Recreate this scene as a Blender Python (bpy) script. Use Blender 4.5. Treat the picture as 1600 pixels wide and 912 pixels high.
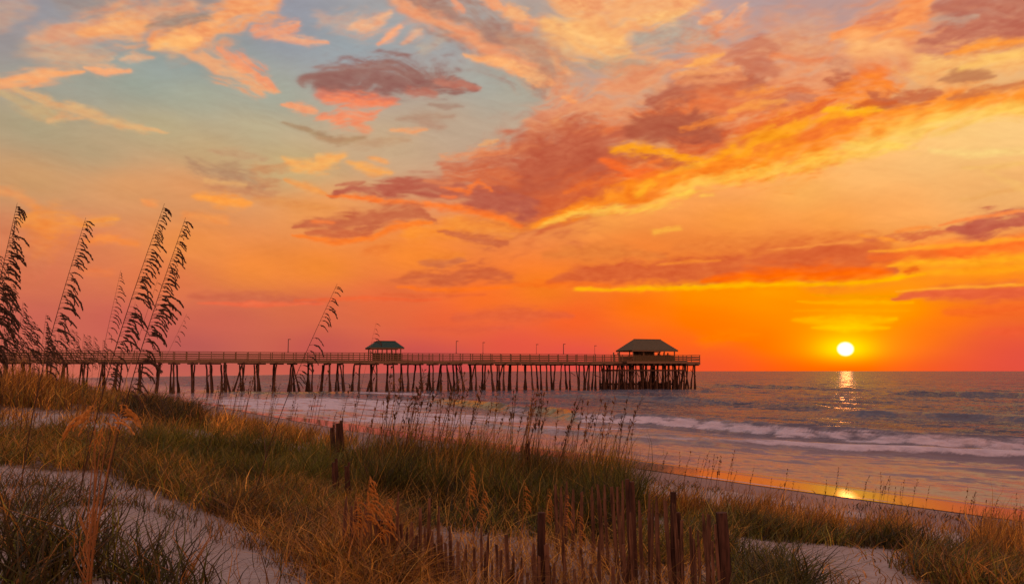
import bpy, bmesh, math, random, os
from mathutils import Vector, Matrix
import numpy as np, math
F_PX = 1300.0; HORIZ = 579.5; PITCH = math.atan((HORIZ-456)/F_PX)
K = F_PX*math.pi/180.0
def px_dir(px, py):
    """direction in the world (camera looks along +Y, pitched up) of a point of the photograph"""
    x = (np.asarray(px, float)-800)/F_PX; y = -(np.asarray(py, float)-456)/F_PX
    c, s = math.cos(PITCH), math.sin(PITCH)
    dy = c-y*s; dz = s+y*c
    return x, dy, dz
def to_sky(px, py):
    x, y, z = px_dir(px, py)
    az = np.degrees(np.arctan2(x, y)); el = np.degrees(np.arctan2(z, np.hypot(x, y)))
    return az*K, -el*K
def lin(c):
    c = np.asarray(c, float)/255.0
    return np.where(c <= 0.04045, c/12.92, ((c+0.055)/1.055)**2.4)
def _hash(ix, iy, seed):
    h = (ix.astype(np.int64)*374761393 + iy.astype(np.int64)*668265263 + seed*1442695041) & 0xffffffff
    h = ((h ^ (h >> 13))*1274126177) & 0xffffffff
    return (h ^ (h >> 16))
def noise2(x, y, seed=0):
    ix = np.floor(x); iy = np.floor(y); fx = x-ix; fy = y-iy
    ux = fx*fx*fx*(fx*(fx*6-15)+10); uy = fy*fy*fy*(fy*(fy*6-15)+10)
    def g(ox, oy):
        a = _hash(ix+ox, iy+oy, seed)*(2*math.pi/4294967296.0)
        return np.cos(a)*(fx-ox)+np.sin(a)*(fy-oy)
    a = g(0, 0); b = g(1, 0); c = g(0, 1); d = g(1, 1)
    return ((a+(b-a)*ux)+((c+(d-c)*ux)-(a+(b-a)*ux))*uy)*1.5
def fbm(x, y, oct=4, seed=0, gain=0.5):
    s = 0; a = 1.0; t = 0
    for i in range(oct):
        s = s+a*noise2(x, y, seed+i*17); t += a; a *= gain; x = x*2.03+7.1; y = y*2.03+3.7
    return s/t
def sstep(a, b, x):
    t = np.clip((x-a)/(b-a), 0, 1); return t*t*(3-2*t)
BASE = """0,0,150,145,155;200,20,150,145,150;0,60,155,145,145;100,50,150,150,155;450,10,150,150,160;450,60,145,150,160;550,80,155,165,170
250,110,148,160,158;330,95,140,155,155;100,130,155,158,145;220,130,155,165,150;300,150,170,172,150;420,150,165,170,155;60,200,172,160,128;250,200,188,172,132
400,200,190,175,140;150,240,180,160,125;330,240,195,165,120;50,280,205,155,105;200,290,222,155,100;300,290,225,150,95;450,260,200,175,125;560,90,158,165,168
700,75,165,165,165;760,130,165,168,160;800,150,175,168,150;700,190,190,165,140;600,225,200,170,135;820,200,190,165,140;100,380,222,128,85;300,380,238,145,75
500,330,240,155,85;50,430,215,115,82;250,440,225,120,75;400,420,242,140,62;500,420,245,140,55;650,400,250,140,55;50,500,200,100,85;200,500,200,95,85
350,500,205,100,82;500,480,215,105,75;600,470,228,105,65;700,500,235,100,62;300,540,180,88,85;500,545,190,85,80;650,560,195,80,80;800,540,225,85,70
900,560,225,80,75;900,500,245,95,45;750,470,250,115,45;850,450,250,130,40;1000,480,252,115,25;1050,540,250,95,35;1100,500,255,120,5;1200,480,255,140,0
1200,540,255,110,10;1150,572,240,80,50;1250,570,250,85,25;1321,500,255,160,0;1321,560,255,98,8;1400,560,250,95,25;1450,530,250,110,20;1500,500,250,120,15
1550,540,225,75,60;1595,560,215,75,75;1500,570,230,80,55;1600,500,240,110,40;1400,480,255,165,10;950,330,252,165,80;1050,300,252,165,90;1150,290,252,170,100
1150,340,250,155,70;1250,300,252,180,95;1350,270,252,188,115;1450,250,252,195,125;1300,350,252,160,75;1400,330,250,170,95;1500,300,245,180,110;1580,300,235,175,110
1500,210,253,205,130;1590,210,252,205,135;1000,390,240,130,60;1100,390,235,125,60;1250,380,235,130,65;1400,420,255,150,35;1550,420,255,145,35;1100,450,255,150,10
1200,450,255,160,15;1100,40,185,160,160;1200,30,180,155,155;1280,40,185,150,145;1150,60,175,155,150;1450,50,190,145,130;950,120,180,155,145;830,130,170,170,155
1060,60,165,155,155;-400,560,170,88,90;-400,400,200,115,95;-400,200,165,150,130;-400,-100,140,145,165;-900,500,150,95,105;-900,200,140,130,135;-900,-300,120,135,165
400,-300,135,145,170;1000,-300,150,145,160;1500,-300,165,145,150;800,-900,115,130,165;2100,560,205,78,72;2100,350,225,140,100;2100,150,215,160,130;2100,-200,165,148,155
1000,576,222,78,66;1100,576,235,76,52;1200,577,248,78,30;1321,578,255,76,12;1450,577,236,72,42;1550,577,212,68,66;1600,545,212,70,70;1570,520,226,80,60;900,576,215,74,74;700,574,196,76,80;2700,500,165,90,95;2700,150,150,135,140;2700,-300,125,135,165"""
# painted order: points x,y,halfwidth | r,g,b | alpha | softness | roughness
CLOUDS = """100,0,20 200,10,22 260,5,20 340,5,10|160,135,130|.5|1|.4
50,75,15 110,80,20 170,88,8|205,165,145|.6|1|.5
60,62,10 130,45,14 200,30,16 260,20,14 300,12,12|232,160,128|.8|.9|.5
130,52,7 190,42,14 230,38,10|252,172,118|.85|.9|.5
240,68,10 280,60,14 320,50,16 360,25,18 400,10,18 440,-6,12|250,162,110|.92|.7|.5
240,75,5 275,68,10 310,65,6|255,182,122|.9|.6|.4
230,42,5 270,35,7 320,28,7|155,130,125|.75|.9|.5
290,82,3 330,95,9 355,110,11 385,124,11 400,135,9 425,140,5|245,167,124|.85|.6|.7
340,75,4 370,90,7 400,112,9 420,135,7|250,150,112|.85|.6|.7
0,130,10 50,124,7 90,117,6 130,114,3|248,165,118|.95|.6|.3
130,105,2.5 150,110,5 180,111,4 205,112,3|250,170,128|.95|.6|.3
60,85,8 110,90,9 170,94,4|225,170,140|.6|.9|.5
185,95,4 210,90,5 240,90,3|230,170,140|.8|.7|.4
0,142,7 40,165,7 80,180,8 100,188,4|215,172,128|.6|.9|.4
25,140,4 75,158,5 130,175,6 170,190,5 210,198,4 260,206,2|230,172,126|.8|.7|.4
70,190,3 95,182,4 130,186,3|228,170,128|.7|.7|.4
-40,12,8 0,10,8 40,12,8 60,15,4|205,158,142|.6|1|.5
-40,34,8 0,32,8 40,28,6|205,158,142|.6|1|.5
400,48,9 430,50,7 458,42,6 463,37,4|240,155,125|.9|.6|.4
430,58,4 480,65,4.5 512,68,2.5|242,167,137|.9|.6|.3
500,30,14 560,38,12 590,35,8 612,22,5|215,165,148|.6|1|.5
545,40,7 575,38,7 612,21,4|242,172,140|.85|.8|.4
592,68,4 610,55,6 628,40,4|252,168,132|.95|.6|.3
630,68,4 655,53,5 662,49,3|235,168,142|.85|.7|.4
660,78,6 695,58,6|198,168,155|.6|1|.5
620,-20,20 680,12,22 740,42,22 800,78,26 850,105,24 880,120,10|172,126,118|.9|.5|.5
615,0,6 650,22,9 700,40,7 750,64,9 800,94,11 835,108,8|242,156,120|.9|.7|.4
703,-5,4 715,12,5 725,20,4|240,150,120|.85|.7|.4
740,-8,6 770,8,6 800,22,6 840,38,6|246,158,118|.9|.6|.4
725,86,2 770,93,5 800,105,7 830,120,9 866,131,3|252,172,122|.97|.5|.3
472,132,8 520,125,15 580,121,20 640,120,21 700,127,17 742,137,5|152,103,101|.97|.45|.55
500,106,3 540,108,4 570,103,5 600,108,6 625,106,3|158,112,110|.8|.6|.6
680,127,8 720,133,6 750,138,3|195,118,106|.8|.6|.4
640,143,6 680,148,5|190,112,100|.8|.6|.4
500,148,8 560,152,7 620,157,4|222,115,95|.8|.7|.5
505,154,3 540,158,6 560,160,8 625,163,2.5|252,134,98|.85|.7|.8
440,162,3 470,168,6 495,172,4|246,156,118|.9|.6|.5
490,182,3 530,186,8 560,185,9 592,177,4|250,138,102|.85|.7|.8
560,196,4 575,202,4|240,140,105|.8|.6|.6
670,164,2.5 700,168,3.5 728,168,2|165,122,112|.7|.6|.3
620,188,3 660,184,6 712,184,4|178,132,116|.65|.9|.4
660,193,4 692,200,4.5|182,130,114|.6|.9|.4
612,205,3 650,205,4 668,203,2|242,162,118|.9|.7|.4
745,225,2 765,222,3 775,220,2|240,170,120|.8|.7|.4
445,193,2 475,202,3.5 500,211,5 540,222,4 572,214,3|168,128,102|.8|.6|.4
500,216,4 560,222,6 640,218,5|190,140,112|.5|.9|.4
860,-30,30 920,5,44 980,5,50 1050,0,28 1100,-10,14|250,172,120|.93|.55|.5
850,38,10 900,55,26 950,68,22 990,84,8|252,182,124|.93|.6|.4
900,-10,16 930,10,14|235,150,115|.6|1|.5
1000,32,6 1040,28,8 1066,20,4|252,186,128|.9|.6|.4
796,18,8 822,28,5|242,172,130|.9|.6|.4
808,42,4 831,46,4|242,152,116|.85|.7|.4
800,62,14 850,90,24 890,112,15|208,150,126|.75|1|.7
860,80,6 875,105,6 890,118,4|238,160,120|.6|.9|.7
925,100,9 970,106,15 1010,115,18 1045,108,8|176,154,142|.8|.9|.4
1000,60,12 1050,58,16 1110,58,16|176,160,156|.85|.8|.4
1055,72,5 1092,80,4|198,140,126|.6|1|.4
1088,36,3 1120,25,5|248,178,140|.9|.6|.3
1122,45,8 1150,30,8 1170,8,4|238,166,140|.9|.6|.5
985,86,4 1030,97,4.5 1072,109,4|232,168,134|.8|.7|.3
840,205,20 900,172,30 960,160,30 1050,140,40 1150,125,55 1250,115,50 1350,95,45 1420,60,30 1500,70,30 1620,60,40|240,150,108|.85|.7|.6
845,190,14 870,165,16 900,150,12|228,148,120|.7|.9|.9
1200,70,20 1260,60,20 1330,60,16|225,158,130|.7|1|.5
880,150,3 900,157,3|252,160,110|.9|.6|.4
870,192,4 895,200,6|252,165,110|.8|.7|.8
1440,95,20 1520,100,16 1620,95,14|252,185,118|.85|.8|.4
1010,158,7 1050,148,12 1100,138,15 1150,138,15 1190,130,10|188,102,84|.92|.55|.5
1128,92,5 1160,76,9 1190,68,8 1215,78,8|205,122,102|.85|.7|.5
1150,100,8 1190,98,14 1215,112,13|200,112,92|.85|.7|.5
1068,109,3 1100,98,6 1127,84,5|252,168,100|.9|.6|.3
1050,120,4 1120,112,4 1150,108,4|245,160,110|.8|.7|.5
990,176,8 1050,173,8 1120,165,12 1190,168,16|242,118,66|.85|.8|.6
1150,150,5 1190,145,6 1220,140,5|255,150,70|.8|.8|.6
900,212,18 960,205,12 1000,200,8|238,118,66|.8|.8|.7
1180,210,30 1240,190,26 1300,165,22|255,128,52|.85|.8|.6
980,210,7 1010,195,17 1050,190,22 1100,202,20 1126,216,12|180,92,73|.96|.45|.4
690,258,12 760,247,18 830,250,30 900,240,34 950,238,14|205,110,84|.9|.5|.55
690,245,5 740,238,5 800,235,5 860,225,6|240,140,95|.6|.9|.8
740,300,18 800,300,38 860,285,50 915,262,42 960,245,18|196,96,74|.95|.55|.45
860,240,14 910,228,16 960,222,14 1000,205,12|198,102,80|.85|.7|.7
780,300,16 820,305,36 870,288,44 910,268,36 950,258,18|188,90,70|.95|.5|.4
960,285,16 1000,280,18 1060,268,14|226,100,58|.75|.9|.7
1100,150,18 1150,160,22 1200,160,18 1250,140,14|222,118,82|.7|.9|.8
1060,225,16 1130,230,18 1180,215,14 1230,195,10|222,100,58|.75|.9|.7
790,335,16 845,330,24 900,308,26 960,288,18|214,100,64|.9|.65|.4
968,254,9 1010,246,12 1050,256,14 1086,263,8|202,98,66|.95|.5|.5
1015,255,3 1030,250,3|245,120,60|.8|.7|.4
945,252,8 990,272,8 1050,277,8 1100,268,7|255,110,50|.8|.8|.5
1060,232,10 1110,225,14|220,98,60|.8|.8|.5
985,212,6 1015,198,16 1055,194,20 1100,206,16 1122,220,10|178,90,72|.9|.5|.4
958,238,4 990,232,7 1030,237,5 1070,249,5 1108,256,5 1130,242,5 1152,228,5|255,158,45|.92|.6|.6
835,352,7 862,345,8 900,328,9 940,312,10 990,303,14 1040,290,14 1090,275,12 1150,262,16 1220,238,26 1300,208,26 1380,185,20 1480,165,16 1620,148,18|255,140,48|.95|.6|.5
1150,240,16 1210,215,18 1260,190,12|255,165,50|.8|.8|.8
985,305,8 1015,305,8 1035,305,5|240,115,45|.7|.8|.6
1255,215,6 1300,200,8 1340,190,6|238,110,60|.75|.8|.7
1150,205,5 1190,195,6 1230,185,5|235,105,58|.7|.8|.7
1180,235,5 1230,222,6 1270,205,5|240,115,55|.65|.8|.7
1080,275,5 1130,262,7 1180,248,6|248,125,48|.65|.9|.7
1200,165,6 1240,150,6|205,110,84|.7|.8|.7
1140,175,5 1180,165,5 1230,160,4|255,165,85|.6|.8|.7
1060,200,4 1110,190,4 1150,183,4|255,140,66|.6|.8|.7
880,300,4 930,285,5 970,280,4|240,112,52|.6|.9|.7
1400,110,8 1450,125,8 1500,130,6|252,172,108|.6|.9|.6
1060,130,5 1110,128,5 1160,122,4|240,150,108|.6|.8|.7
1000,300,5 1020,285,4|255,180,60|.7|.8|.6
845,356,3 865,346,4 880,340,4 915,331,4 960,327,4 1010,327,4 1040,316,6 1062,300,7 1090,286,6 1130,280,6 1180,270,7 1230,260,7 1280,250,7 1330,240,7 1370,234,5 1420,223,3|255,200,92|.66|1|.85
1330,230,9 1380,214,13 1430,200,12 1500,182,9 1620,166,11|255,205,105|.75|1|.7
1030,275,5 1080,262,4 1120,250,4|255,170,60|.6|.8|.7
1285,172,5 1330,174,6 1385,167,4|255,182,48|.85|.6|.5
1240,200,4 1290,185,4 1320,180,4|255,165,55|.7|.7|.7
1060,305,2 1085,298,2|255,200,90|.8|.6|.3
1095,306,2 1112,304,2|255,190,90|.7|.6|.3
1020,362,3 1060,357,3|255,185,80|.6|.8|.6
1288,128,6 1310,127,10 1335,123,8|195,105,82|.92|.6|.6
1335,118,10 1375,118,10 1385,130,10|245,120,58|.85|.7|.5
1300,142,10 1350,140,14 1400,135,8|255,135,50|.75|.9|.7
1352,144,4 1375,155,8 1410,153,8 1440,148,8 1465,145,5|200,105,76|.92|.55|.6
1322,169,2 1360,162,4 1400,158,4|208,95,55|.85|.6|.5
1470,124,3 1500,118,8 1530,119,7 1555,121,2|195,125,92|.95|.4|.3
1480,153,3 1520,145,5 1560,138,4 1620,130,6|208,118,78|.9|.6|.4
1232,158,6 1265,154,6|205,125,104|.8|.7|.6
1300,100,6 1332,106,6|212,142,118|.75|.8|.5
1240,72,10 1290,85,8|228,150,115|.6|1|.7
1215,196,3 1250,180,4 1285,165,4 1302,157,3|228,102,60|.85|.6|.6
1205,88,5 1270,94,4 1300,90,3|240,130,85|.6|.8|.6
1300,62,8 1360,46,15 1410,30,17 1440,8,14 1458,-6,8|252,152,96|.93|.6|.6
1345,32,5 1390,25,6|215,125,105|.7|.8|.6
1345,74,14 1400,76,12|254,180,124|.85|.8|.5
1425,55,4 1400,48,4|252,160,100|.8|.7|.5
1465,10,8 1520,5,24 1620,10,40|188,110,98|.92|.6|.5
1440,66,5 1480,52,10 1530,50,18 1620,44,22|192,110,96|.95|.55|.5
1435,76,5 1475,82,7 1500,74,6|205,126,110|.85|.8|.6
1455,30,6 1500,33,5 1522,27,4|192,152,142|.75|.9|.6
1475,84,4 1530,73,5 1620,60,6|254,155,76|.97|.6|.3
1500,108,4 1540,96,5 1620,80,8|253,190,112|.8|.8|.4
-20,298,6 30,305,5 60,325,5|242,148,92|.6|.9|.5
40,345,9 80,345,13 125,350,7|250,150,70|.7|1|.6
140,345,5 172,343,4|250,155,75|.7|.8|.4
130,378,4 170,372,5 215,380,4|255,142,66|.6|.9|.5
60,395,10 75,370,14|248,138,66|.5|1|.6
30,375,16 50,400,16|208,122,90|.45|1|.6
130,425,4 175,425,4|240,125,75|.5|1|.5
225,315,3 240,317,4|250,150,90|.7|1|.3
290,245,4 310,262,7 350,272,8 380,280,9 405,292,6|178,134,112|.75|.7|.6
330,235,4 370,239,5 415,250,5|195,150,122|.75|.7|.5
350,262,7 372,258,5|180,136,112|.6|.8|.6
320,290,4 370,296,7 425,303,8|198,128,98|.65|.8|.5
320,283,2.5 380,289,2.5|228,168,118|.8|.7|.3
300,302,2.5 340,312,7 370,317,8 395,318,3|255,156,76|.9|.6|.4
290,335,4 350,345,5|255,150,80|.5|1|.4
445,247,3 462,260,6 490,262,7 520,250,7 545,245,5|248,170,102|.88|.6|.4
495,246,3 540,243,4|250,175,108|.8|.7|.4
550,256,5 580,264,6 612,271,4|252,165,90|.85|.7|.4
583,246,3 602,252,3|250,160,95|.8|.7|.4
400,265,5 445,264,4|205,136,98|.65|.8|.5
400,286,6 428,284,4|200,132,98|.65|.8|.5
400,310,6 470,320,6 520,325,5|225,138,80|.5|1|.4
443,280,3 480,290,5 505,300,4|250,155,82|.7|.8|.3
640,365,15 720,352,14 790,350,12 840,352,8|255,146,56|.7|1|.5
523,289,2 560,288,3 570,284,2|196,110,88|.85|.6|.3
508,300,2 560,298,6 610,298,12 660,292,14 700,300,15 760,312,20 820,325,26|186,94,80|.97|.4|.4
700,275,10 760,275,14 800,280,16|215,108,74|.85|.7|.6
508,303,1.5 560,309,3 610,317,3 660,321,3 720,326,4 770,336,4 815,352,5|255,122,56|.9|.7|.4
665,284,2 705,288,3|225,130,95|.8|.6|.4
690,294,2.5 730,300,3.5 745,285,3 770,300,2|252,122,62|.8|.7|.6
690,308,2 710,309,2|250,120,70|.8|.7|.4
453,358,2 500,353,8 550,346,13 600,340,12 650,334,10 678,342,5|200,104,76|.96|.4|.35
475,366,3 530,368,7 575,365,8|205,100,70|.9|.6|.4
455,369,2 520,378,3 580,372,3 620,354,4 672,348,3|255,124,50|.8|.7|.4
490,348,2 520,348,2|250,125,70|.8|.7|.3
686,361,3 730,369,7 760,378,8 792,379,4|205,104,72|.93|.5|.4
700,345,8 745,355,5 800,370,3|238,140,72|.5|1|.4
575,392,5 600,390,5|232,118,60|.6|1|.5
608,442,3 650,436,7 700,436,12 750,424,12 800,432,9|206,98,66|.9|.6|.5
660,410,4 690,411,6 722,405,4|205,108,76|.85|.6|.4
675,402,4 720,398,3|240,130,60|.7|1|.4
620,450,3 700,453,3 800,450,3|255,115,40|.7|.9|.4
860,398,8 950,392,9 1040,400,6|222,122,66|.7|.9|.3
1060,385,9 1150,380,9 1250,376,9 1350,368,6|232,125,66|.7|1|.3
855,436,4 900,429,9 960,424,12 1020,424,13 1100,420,16 1200,413,19 1300,408,22 1365,402,20 1395,425,7|216,98,60|.97|.35|.25
800,444,3 860,442,4 950,444,4|245,110,45|.7|.8|.4
1100,436,5 1200,430,9 1300,428,10 1385,424,8|255,104,24|.85|.9|.3
900,451,3 1000,450,3 1100,447,3 1200,445,2.5 1330,442,2.5 1400,435,2 1445,428,2|255,188,34|.75|.9|.4
1022,414,1.5 1080,408,2.5 1125,406,2|250,140,60|.65|.8|.3
1200,390,1.2 1275,384,1.2 1330,379,1.8 1365,375,1.5|252,152,78|.65|.8|.4
1355,375,4 1420,370,5 1490,362,6|215,104,72|.88|.6|.7
1345,367,1.5 1385,374,3 1405,378,2|255,148,60|.8|.6|.6
1360,402,5 1450,394,8 1520,390,6|240,106,52|.88|.7|.4
1370,415,4 1400,410,3|255,130,50|.7|.8|.6
1485,356,6 1530,352,13 1620,345,18|194,94,80|.97|.4|.5
1465,352,1.5 1500,344,2 1560,335,2 1620,330,2|252,138,80|.9|.6|.5
1400,362,2 1450,356,2|252,145,75|.8|.6|.4
1480,390,7 1620,384,10|255,112,50|.88|.8|.3
1360,393,1.8 1450,386,2 1560,377,2.5 1620,374,2.5|255,158,58|.92|.6|.3
1390,414,3 1450,411,4 1620,402,8|255,168,50|.88|.8|.4
1400,430,2 1500,424,4 1620,418,6|255,165,45|.7|.9|.4
1415,424,3 1430,421,3|230,95,40|.9|.6|.4
1390,466,3 1480,459,7 1540,456,9 1620,456,12|224,92,66|.93|.5|.2
1400,456,1.5 1500,449,1.5 1620,443,2|255,165,60|.85|.7|.3
1245,472,1.5 1330,471,3 1425,473,2|255,196,22|.35|.8|.3
1265,460,2 1340,464,3 1400,462,2|235,150,30|.6|.9|.3
1480,488,4 1620,480,6|240,95,50|.6|.9|.3
1100,530,8 1180,520,6|255,130,15|.4|1|.3
1240,500,3 1321,502,7 1400,500,3|255,222,15|.30|1|.3
1240,486,1.5 1330,484,2 1420,486,1.5|255,175,10|.25|.9|.3
1270,512,2 1321,512,4 1390,512,2|255,215,10|.35|.9|.2
1500,312,3 1560,300,3 1620,290,3|235,165,100|.5|.9|.4
1450,235,4 1530,240,4 1620,236,5|253,212,140|.6|.9|.4
1500,262,2 1560,262,3 1620,255,3|240,180,110|.6|.9|.4
1540,268,2 1600,295,3|253,195,120|.4|.9|.4
300,460,5 400,465,7 490,470,4|196,94,78|.55|.9|.3
310,473,2 400,475,3 505,473,2|246,106,76|.7|.8|.3
460,468,2.5 560,466,2.5 690,468,2|242,96,58|.6|.8|.3
600,460,2 680,462,2 760,460,2|225,98,62|.6|.8|.3
715,496,7 800,492,9 890,495,5|214,92,70|.55|.9|.3
640,512,3 720,515,4 800,512,3|215,90,72|.4|.9|.3
1540,520,3 1620,515,5|235,85,60|.5|.9|.3"""
def parse_clouds():
    out = []
    for ln in CLOUDS.strip().split('\n'):
        p, c, a, so, ro = ln.split('|')
        pts = [tuple(float(v) for v in q.split(',')) for q in p.split()]
        out.append((pts, [float(v) for v in c.split(',')], float(a), float(so), float(ro)))
    return out
def sky_rgb(X, Y, detail=True):
    """linear colour of the sky; X, Y = azimuth and minus elevation in units of 1/K degree"""
    H, W = X.shape
    bp = np.array([[float(v) for v in q.split(',')] for q in BASE.replace('\n', ';').split(';')])
    bx, by = to_sky(bp[:, 0], bp[:, 1]); bc = lin(bp[:, 2:5])
    step = 8 if detail else 1
    xs = X[::step, ::step]; ys = Y[::step, ::step]
    num = np.zeros(xs.shape+(3,)); den = np.zeros(xs.shape)
    for i in range(len(bx)):
        d2 = (xs-bx[i])**2+(2.0*(ys-by[i]))**2+2500.0
        w = 1.0/d2**1.6
        num += w[..., None]*bc[i]; den += w
    small = num/den[..., None]
    if step > 1:
        yi = np.clip(np.arange(H)/step, 0, small.shape[0]-1.001); xi = np.clip(np.arange(W)/step, 0, small.shape[1]-1.001)
        y0 = yi.astype(int); x0 = xi.astype(int); fy = (yi-y0)[:, None, None]; fx = (xi-x0)[None, :, None]
        S = small
        img = (S[y0][:, x0]*(1-fy)*(1-fx)+S[y0+1][:, x0]*fy*(1-fx)+S[y0][:, x0+1]*(1-fy)*fx+S[y0+1][:, x0+1]*fy*fx)
    else:
        img = small
    # the air near the horizon goes calm, cloud edges ragged above
    calm = sstep(0, -160, Y)*0.75+0.25
    w1 = fbm(X/110, Y/60, 3, 5); w2 = fbm(X/110+40, Y/60, 3, 9)
    m1 = fbm(X/34, Y/17, 4, 21, .6); m2 = fbm(X/34+31, Y/17, 4, 33, .6)
    f1 = fbm((X+Y*1.2)/16, (Y-X*0.25)/6, 3, 51, .6)
    WX = X+calm*(16*w1+13*m1); WY = Y+calm*(9*w2+8*m2)
    tex = m1*.6+f1*.7
    # broad faint mottling everywhere
    mot = fbm((X+1.5*Y)/150, (Y-0.2*X)/30, 5, 71, .55)
    img = img*(1+(0.10*mot+0.03*f1)[..., None]*calm[..., None])
    for pts, col, a, soft, rough in parse_clouds():
        px, py = to_sky([p[0] for p in pts], [p[1] for p in pts]); hw = [p[2]*(1.25 if 0 < j < len(pts)-1 or len(pts) < 3 else .7) for j, p in enumerate(pts)]
        m = max(hw)*2.4+26
        x0, x1, y0, y1 = min(px)-m, max(px)+m, min(py)-m, max(py)+m
        ci = np.where((X[0] > x0) & (X[0] < x1))[0]; ri = np.where((Y[:, 0] > y0) & (Y[:, 0] < y1))[0]
        if len(ci) == 0 or len(ri) == 0: continue
        sl = (slice(ri[0], ri[-1]+1), slice(ci[0], ci[-1]+1))
        wmax = max(hw); k = min(1.0, 0.25+wmax/22.0)
        sx = X[sl]+(WX[sl]-X[sl])*k; sy = Y[sl]+(WY[sl]-Y[sl])*k
        q = np.full(sx.shape, 9.0)
        for i in range(len(pts)-1):
            ax, ay, bx_, by_ = px[i], py[i], px[i+1], py[i+1]
            L = (bx_-ax)**2+(by_-ay)**2
            t = np.clip(((sx-ax)*(bx_-ax)+(sy-ay)*(by_-ay))/L, 0, 1)
            d = np.hypot(sx-(ax+t*(bx_-ax)), sy-(ay+t*(by_-ay)))
            q = np.minimum(q, d/(hw[i]+(hw[i+1]-hw[i])*t))
        th = math.atan2(py[-1]-py[0], px[-1]-px[0]); ct, st = math.cos(th), math.sin(th)
        wm = max(5.0, min(26.0, sum(hw)/len(hw)))
        la = (X[sl]*ct+Y[sl]*st)/(wm*3.6); lb = (-X[sl]*st+Y[sl]*ct)/(wm*.75)
        n1 = fbm(la+.5*w1[sl]+px[0], lb+2.2*w2[sl], 4, 91, .6)
        q = q+(.15+rough)*(n1*2.1+tex[sl]*.45)
        al = a*(.72*sstep(1.0+soft*.75+.12, .95-soft*1.0-.15, q)+.28*sstep(1.75+soft*.6, .5, q))*(1-.45*rough*np.clip(n1+.1, 0, 1))
        c = lin(col)*np.array([1.0, 1.06, .9])*(1+(0.20*f1[sl]+0.22*m2[sl]+.30*n1*min(1, wm/12))[..., None]*np.array([.45, 1.1, 1.0]))
        img[sl] = img[sl]*(1-al[..., None])+c*al[..., None]
    if detail:                                   # silky drift along the wind
        acc = 0; tw = 0
        for k in range(-6, 7):
            w = math.exp(-(k/3.4)**2); acc = acc+w*np.roll(np.roll(img, k, 1), int(round(k*.22)), 0); tw += w
        soft = acc/tw
        for k in (-1, 1): soft = soft*.8+np.roll(soft, k, 0)*.2
        m = (.30+.55*sstep(-.25, .35, w1))[..., None]
        img = img*(1-m)+soft*m
        img = np.clip(img, 0, None)
        g = fbm((X+2.4*Y)/60+3*w1, (Y-0.28*X)/7+1.5*w2, 4, 133, .62); g2 = fbm((X-1.2*Y)/40+2*w2, (Y+0.3*X)/6+w1, 4, 177, .6)
        up = sstep(-60, -200, Y)
        f = (g*.5*sstep(-.3, .3, w2)+g2*.4*sstep(.3, -.3, w2))*up
        img = img*(1+.17*f[..., None]*np.array([.6, 1.0, 1.1]))
    lum = (img@np.array([.3, .6, .1]))[..., None]; img = np.clip(lum+(img-lum)*1.03, 0, None)
    return img
def add_sun(img, X, Y):
    sx, sy = to_sky(1321, 545)
    dx = X-sx; dy = Y-sy
    g1 = np.exp(-(dx/80)**2-(dy/36)**2); g2 = np.exp(-(dx/36)**2-(dy/17)**2); g3 = np.exp(-(dx/300)**2-(dy/90)**2)
    below = np.where(dy > 0, np.exp(-(dy/28)**2), 1.0)
    img = img+g1[..., None]*np.array([.10, .22, 0.0])*below[..., None]+g2[..., None]*np.array([.3, .45, .0])*below[..., None]+g3[..., None]*np.array([.08, .02, 0])
    r = np.hypot(dx, dy*1.13)
    m = sstep(11.9, 9.6, r)
    return img*(1-m[..., None])+np.array([2.2, 1.8, 1.05])*m[..., None]
PATCH = (-45.0, 45.0, -1.0, 45.0); PPD = K*0.8
def make_patch():
    az0, az1, e0, e1 = PATCH
    w = int((az1-az0)*PPD); h = int((e1-e0)*PPD)
    xs = (az0+(np.arange(w)+.5)/w*(az1-az0))*K; ys = -(e0+(np.arange(h)+.5)/h*(e1-e0))*K
    X, Y = np.meshgrid(xs, ys)
    return add_sun(sky_rgb(X, Y), X, Y)

for o in list(bpy.data.objects): bpy.data.objects.remove(o)
SC = bpy.context.scene; COL = SC.collection
EYE = 3.6
# ------------------------------------------------------------------ camera
cam = bpy.data.cameras.new("camera"); cam.sensor_width = 36.0; cam.lens = 36.0*F_PX/1600.0
cam.clip_start = 0.05; cam.clip_end = 60000
co = bpy.data.objects.new("camera", cam); COL.objects.link(co); SC.camera = co
co.location = (0, 0, EYE); co.rotation_euler = (math.radians(90)+PITCH, 0, 0)
# ------------------------------------------------------------------ exposure
SC.view_settings.view_transform = 'Standard'; SC.view_settings.look = 'None'
SC.view_settings.exposure = 0.0; SC.view_settings.gamma = 1.0; SC.view_settings.use_curve_mapping = False
SC.cycles.max_bounces = 6; SC.cycles.transparent_max_bounces = 6; SC.cycles.sample_clamp_indirect = 3.0; SC.cycles.sample_clamp_direct = 4.0
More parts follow.
